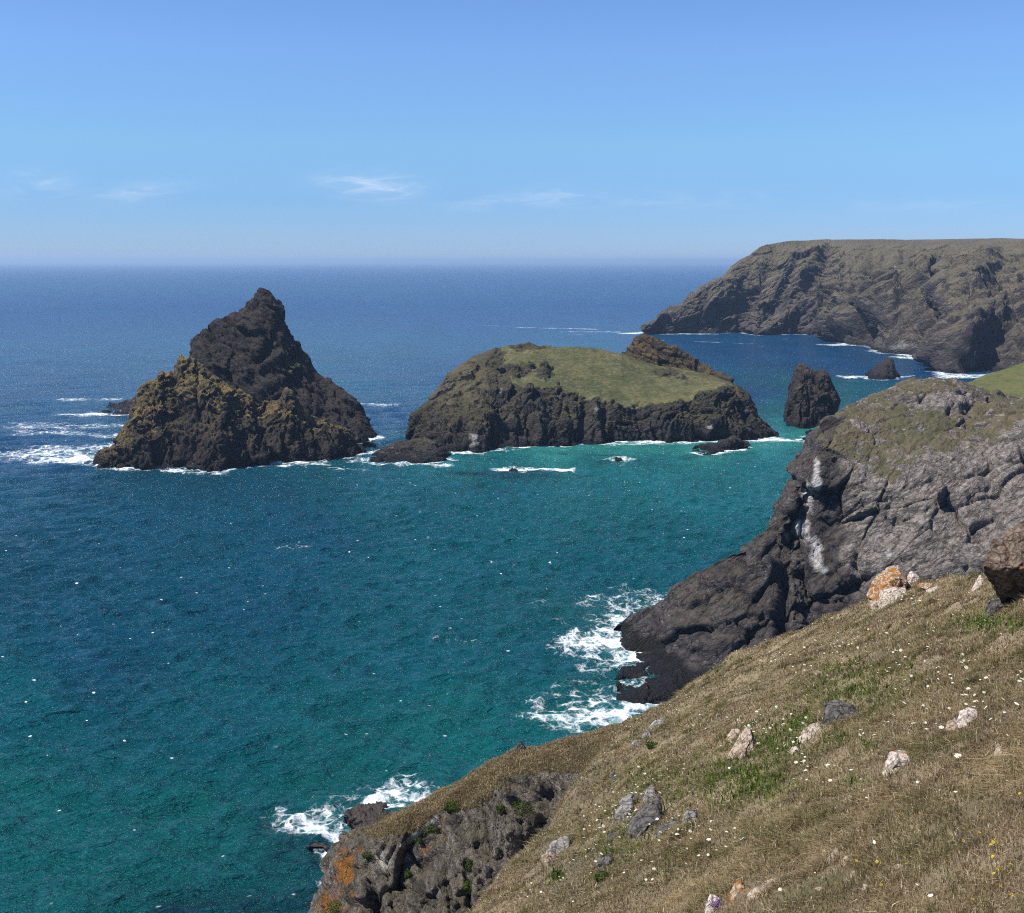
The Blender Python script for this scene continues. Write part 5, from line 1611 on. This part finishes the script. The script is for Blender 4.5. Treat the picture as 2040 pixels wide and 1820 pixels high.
# small bushes and cushions on the crag
def leaf_bush(name, p, rx, ry, rz, col, n, label, seed, leaf=.05):
    r = np.random.default_rng(seed)
    d = r.normal(size=(n, 3))
    d /= np.linalg.norm(d, axis=1)[:, None]
    lump = 1 + .35 * noise3(d * 2.2 + seed, seed)
    q = d * (np.array([rx, ry, rz]) * (.55 + .45 * r.random((n, 1)) ** .5)) * lump[:, None]
    a = r.normal(size=(n, 3))
    a /= np.linalg.norm(a, axis=1)[:, None]
    b = np.cross(a, d)
    b /= np.maximum(np.linalg.norm(b, axis=1)[:, None], 1e-6)
    s_ = leaf * (.6 + .8 * r.random((n, 1)))
    V = np.stack([q - a * s_, q + b * s_ * .45, q + a * s_, q - b * s_ * .45], 1).reshape(-1, 3)
    F = np.arange(n * 4).reshape(n, 4)
    c = np.array(col) * (.5 + .9 * r.random((n, 1)))
    o = mesh_obj(name, V, F, M_GRASS, colors={'tone': np.concatenate([np.repeat(c, 4, 0), np.ones((n * 4, 1))], 1)}, smooth=False)
    o.location = p
    return tag(o, label, 'plant')


for x, y, w, h, lab, sd_ in [(1036, 1612, 44, 40, 'round green bush on the dark rubbly face of the crag', 1), (904, 1604, 44, 16, 'low green cushion plant beside orange lichen on the crag top', 2), (858, 1656, 38, 26, 'green cushion plant along the pale white vein of the crag', 3),
                             (832, 1672, 18, 16, 'small green tuft at the lower end of the pale vein', 4), (936, 1728, 14, 34, 'upright strip of green leaves in a crack of the grey face', 5), (1000, 1615, 18, 22, 'faint green tuft left of the round bush', 6), (812, 1745, 14, 20, 'green tuft in the middle of the grey crag face', 7),
                             (735, 1702, 24, 10, 'thin green tuft above the black overhang of the crag', 8), (935, 1770, 22, 30, 'green straggly plants low on the crag near the gully', 9), (672, 1812, 40, 22, 'yellowish green cushion at the bottom left of the crag', 10)]:
    p, nn = crag_point(x, y)
    k = np.linalg.norm(p - C) / FPX
    leaf_bush('bush', p + nn * .08, w * k * .5, w * k * .4, h * k * .5, (.055, .085, .018) if sd_ != 10 else (.10, .11, .025), 900 if w > 30 else 450, lab, 900 + sd_, .045)
for x, y, w, h, lab, sd_ in [(1112, 1748, 24, 20, 'small round green plant at the edge of the gully', 11), (1204, 1752, 36, 26, 'blue green leafy plant near the bottom in brown turf', 12), (1300, 1488, 26, 16, 'green plant just under the rounded light grey stone', 13)]:
    p = ground_hit(x, y)
    k = np.linalg.norm(p - C) / FPX
    leaf_bush('bush', p + np.array([0, 0, .04]), w * k * .5, w * k * .4, h * k * .4, (.045, .075, .022), 500, lab, 920 + sd_, .035)

# ------------------------------------------------------------------ flowers
def umbel_mesh(name, R_, seed, stem_h, only=None, parent=None):
    """flat white umbel: a ring of small floret knots on spokes, and the stem below"""
    r = np.random.default_rng(seed)
    V, F, mi = [], [], []

    def knot(c, s_):
        b = len(V)
        for k in range(5):
            a = k * 1.2566 + r.random()
            V.append((c[0] + s_ * math.cos(a), c[1] + s_ * math.sin(a), c[2] - s_ * .35))
        V.append((c[0], c[1], c[2] + s_ * .45))
        for k in range(5):
            F.append((b + k, b + (k + 1) % 5, b + 5))
            mi.append(0)
    for ring, cnt in ((0, 1), (.45, 6), (.85, 11)):
        for k in range(cnt):
            a = k * 6.2832 / cnt + r.random() * .4
            q = ring * R_ * (.9 + .2 * r.random())
            knot((q * math.cos(a), q * math.sin(a), .10 * R_ * (1 - ring) + .06 * R_ * r.normal()), R_ * .30)
    b = len(V)
    for z, w in ((0, .0028), (-stem_h, .004)):
        for k in range(3):
            V.append((w * math.cos(k * 2.094) + (z * .12), w * math.sin(k * 2.094), z))
    for k in range(3):
        k2 = (k + 1) % 3
        F.append((b + k, b + k2, b + 3 + k2))
        F.append((b + k, b + 3 + k2, b + 3 + k))
        mi += [1, 1]
    F, mi = np.array(F), np.array(mi)
    if only is None:
        return mesh_obj(name, np.array(V), F, [M_PETAL, M_STEM], mat_idx=mi, smooth=False)
    F = F[mi == only]
    ids, inv = np.unique(F, return_inverse=True)
    return mesh_obj(name, np.array(V)[ids], inv.reshape(F.shape), [M_PETAL, M_STEM][only], parent, smooth=False)


def umbel_plant(R_, seed, stem_h):
    root = bpy.data.objects.new('wild_carrot', None)
    root.empty_display_size = .05
    COL.objects.link(root)
    umbel_mesh('flower_head', R_, seed, stem_h, 0, root)
    umbel_mesh('stem', R_, seed, stem_h, 1, root)
    return root


def copy_plant(src):
    root = src.copy()
    COL.objects.link(root)
    for ch in src.children:
        c = ch.copy()
        COL.objects.link(c)
        c.parent = root
    return root


def plain(name, col, trans=.2):
    t = NT(name)
    n = t.noise(40, 2, .5, t.n('ShaderNodeTexCoord').outputs['Object'])
    c = t.mix(n, tuple(x * .8 for x in col), col)
    d = t.n('ShaderNodeBsdfDiffuse', None, Color=c)
    tr = t.n('ShaderNodeBsdfTranslucent', None, Color=c)
    return t.finish(t.n('ShaderNodeMixShader', None, i0=trans, i1=d.outputs[0], i2=tr.outputs[0]).outputs[0])


M_PETAL = plain('white_petals', (.80, .77, .62))
M_STEM = plain('flower_stem', (.09, .12, .035))
M_YELLOW = plain('yellow_petals', (.75, .58, .03))
M_PURPLE = plain('purple_petals', (.26, .12, .36))
FL = [(1570, 1295, 95, 35, 40), (1690, 1305, 70, 30, 26), (1840, 1330, 120, 60, 40), (1960, 1395, 60, 45, 30), (1830, 1200, 50, 18, 12), (1940, 1185, 30, 14, 8), (1500, 1455, 40, 30, 16), (1550, 1475, 35, 35, 14), (1620, 1545, 45, 16, 13), (1740, 1485, 24, 14, 7), (1860, 1450, 60, 30, 12), (1290, 1600, 40, 45, 26),
      (1240, 1625, 40, 50, 22), (1175, 1690, 26, 30, 14), (1400, 1690, 70, 26, 22), (1310, 1745, 70, 30, 18), (1350, 1420, 50, 30, 12), (1420, 1375, 60, 30, 14), (1230, 1500, 60, 30, 10), (1950, 1600, 60, 40, 8), (1760, 1570, 60, 30, 8), (1330, 1520, 60, 60, 12), (1460, 1750, 40, 20, 6), (1610, 1790, 80, 16, 5), (1120, 1780, 40, 30, 6), (1750, 1700, 60, 40, 4)]
r = np.random.default_rng(90)
protos = [umbel_mesh('wild_carrot', R_, 30 + i, .24 + .05 * i) for i, R_ in enumerate((.026, .032, .038))]
plants = [umbel_plant(R_, 40 + i, .24 + .05 * i) for i, R_ in enumerate((.026, .032, .038))]
used = [False] * 6
count = 0
LAB_W = 'white flat topped wild flower on a thin stem standing in the dry grass'
pos = []
for cx, cy_, sx, sy, k in FL:
    for _ in range(k):
        pos.append((cx + sx * r.normal() * .8, cy_ + sy * r.normal() * .8))
pos = [q for q in pos if q[0] < 2036 and q[1] < 1812][:300]
near_pos = []
for x, y in pos:
    p = ground_hit(x, y, True)
    if p is None:
        continue
    i_, j_ = int((p[0] - GX0) / GS), int((p[1] - GY0) / GS)
    if not (0 <= i_ < len(gx) and 0 <= j_ < len(gy)) or sd.reshape(XX.shape)[i_, j_] > .1:
        continue
    k = int(r.integers(0, 3))
    near = np.linalg.norm(p - C) < 21
    src = plants[k] if near else protos[k]
    if not used[k + 3 * near]:
        o, used[k + 3 * near] = src, True
    elif near:
        o = copy_plant(src)
    else:
        o = src.copy()
        COL.objects.link(o)
    h = .12 + .10 * r.random()
    o.location = (p[0], p[1], p[2] + h)
    o.rotation_euler = (.3 * r.normal() + .25, .3 * r.normal(), r.random() * 6.28)
    s_ = (.50 + .55 * r.random()) * (1 + .008 * max(0, np.linalg.norm(p - C) - 20))
    o.scale = (s_, s_, s_ * .9)
    tag(o, LAB_W, 'flower', 'white wild flowers scattered over the hillside')
    count += 1
# the many more that show only as specks
M_SPECK = M_PETAL
V, F = [], []
S = scatter(5200, 95, power=.8)
dens = spots(S[:, 3], S[:, 4], [(f[0], f[1], f[2] * 1.3, f[3] * 1.3, 1.0) for f in FL])
cl = sstep(fbm(S[:, :3] / 1.6, 3, 741), -.1, .5)
S = S[np.random.default_rng(96).random(len(S)) < (.05 + .45 * dens) * (.15 + .85 * cl)]
for q in S[:900]:
    R_ = (.013 + .014 * r.random()) * (1 + .006 * q[1])
    b = len(V)
    c = np.array([q[0], q[1], q[2] + .09 + .09 * r.random()])
    tx, ty = .3 * r.normal(), .3 * r.normal() - .2
    for k in range(7):
        a = k * .8976
        x_, y_ = R_ * math.cos(a) * (.8 + .4 * r.random()), R_ * math.sin(a) * (.8 + .4 * r.random())
        V.append((c[0] + x_, c[1] + y_, c[2] + x_ * tx + y_ * ty))
    V.append((c[0], c[1], c[2] + R_ * .4))
    for k in range(7):
        F.append((b + k, b + (k + 1) % 7, b + 7))
o = mesh_obj('small_flowers', np.array(V), np.array(F), M_SPECK, smooth=False)
o['kind'] = 'stuff'
o['label'] = 'countless tiny white flower heads specking the hillside'
# one tall one on a long bare stem
p = ground_hit(1922, 1556)
o = umbel_plant(.045, 55, .62)
q = at(1905, 1004 * 0 + 1502, p[1])
o.location = (q[0], p[1] - .05, q[2])
d_ = Vector((q[0] - p[0], -.05, q[2] - p[2])).normalized()
o.rotation_euler = d_.to_track_quat('Z', 'Y').to_euler()
tag(o, 'taller white flower head on a long dark bare stem among greenish tussocks', 'flower')
# yellow ones at the lower right
proto = None


def daisy():
    V, F, mi = [], [], []
    for ring in range(2):
        for k in range(8):
            a = k * .7854 + ring * .39
            b = len(V)
            R_ = .022 - .006 * ring
            for aa, rr, z in ((a, .003, 0), (a - .3, R_ * .75, .003 + .004 * ring), (a, R_, .002 + .004 * ring), (a + .3, R_ * .75, .003 + .004 * ring)):
                V.append((rr * math.cos(aa), rr * math.sin(aa), z))
            F.append((b, b + 1, b + 2))
            F.append((b, b + 2, b + 3))
            mi += [0, 0]
    b = len(V)
    for z in (0, -.16):
        for k in range(3):
            V.append((.002 * math.cos(k * 2.09), .002 * math.sin(k * 2.09), z))
    for k in range(3):
        k2 = (k + 1) % 3
        F.extend([(b + k, b + k2, b + 3 + k2), (b + k, b + 3 + k2, b + 3 + k)])
        mi += [1, 1]
    return mesh_obj('yellow_flower', np.array(V), np.array(F), [M_YELLOW, M_STEM], mat_idx=mi, smooth=False)


for x, y in [(1981, 1693), (1977, 1699), (1972, 1704), (1985, 1698), (1986, 1754), (1978, 1762), (1990, 1752), (2012, 1744), (1992, 1789), (1936, 1817), (1754, 1782), (1705, 1733), (1746, 1735), (1918, 1695), (1950, 1679), (1976, 1728), (2010, 1628), (2030, 1600), (1886, 1459), (1890, 1455), (1550, 1816), (1805, 1740), (2014, 1806), (1880, 1740)]:
    p = ground_hit(x, min(y, 1814))
    if proto is None:
        proto = o = daisy()
    else:
        o = proto.copy()
        COL.objects.link(o)
    o.location = (p[0], p[1], p[2] + .12)
    o.rotation_euler = (.5 + .2 * r.normal(), .25 * r.normal(), r.random() * 6)
    tag(o, 'small yellow flower on a short stem in the turf', 'flower', 'yellow flowers in the turf at the lower right')
# purple heather clump by the orange stone, and a single purple head
def purple_clump(p, R_, n, label, seed):
    r = np.random.default_rng(seed)
    V, F = [], []
    for k in range(n):
        c = np.array([r.normal() * R_ * .5, r.normal() * R_ * .35, abs(r.normal()) * R_ * .5 + .05])
        s_ = .010 * (.7 + .6 * r.random())
        b = len(V)
        for d in ((1, 0, 0), (-1, 0, 0), (0, 1, 0), (0, -1, 0), (0, 0, 1), (0, 0, -1)):
            V.append(tuple(c + s_ * np.array(d)))
        b2 = len(V)
        V.extend([(.004, 0, -.05), (-.004, 0, -.05), tuple(c)])
        F.append((b2, b2 + 1, b2 + 2))
        for f in ((0, 2, 4), (2, 1, 4), (1, 3, 4), (3, 0, 4), (2, 0, 5), (1, 2, 5), (3, 1, 5), (0, 3, 5)):
            F.append(tuple(b + i for i in f))
    o = mesh_obj('purple_flowers', np.array(V), np.array(F), M_PURPLE, smooth=False)
    o.location = p
    tag(o, label, 'flower')


purple_clump(ground_hit(1430, 1812), .10, 90, 'clump of purple flowers before the orange sided stone', 3)
purple_clump(ground_hit(1915, 1678), .035, 14, 'single small purple flower head near the yellow flowers', 4)

# ------------------------------------------------------------------ sea air
HAZE_TOP, HAZE_BOT, HX = 96.0, -8.0, 60000.0
hv = np.array([(x, y, z) for x in (-HX, HX) for y in (-2000, HX) for z in (HAZE_BOT, HAZE_TOP)])
hf = np.array([(0, 1, 3, 2), (4, 6, 7, 5), (0, 4, 5, 1), (2, 3, 7, 6), (0, 2, 6, 4), (1, 5, 7, 3)])
hm = bpy.data.materials.new('sea_air')
hm.use_nodes = True
ht = hm.node_tree
ht.nodes.clear()
hvol = ht.nodes.new('ShaderNodeVolumePrincipled')
hvol.inputs['Color'].default_value = (.52, .72, .98, 1)
hvol.inputs['Density'].default_value = .00010
hvol.inputs['Anisotropy'].default_value = 0.2
ho = ht.nodes.new('ShaderNodeOutputMaterial')
ht.links.new(hvol.outputs[0], ho.inputs['Volume'])
haze = mesh_obj('haze', hv, hf, hm, smooth=False)
haze['kind'] = 'stuff'
haze['label'] = 'thin bluish sea haze'
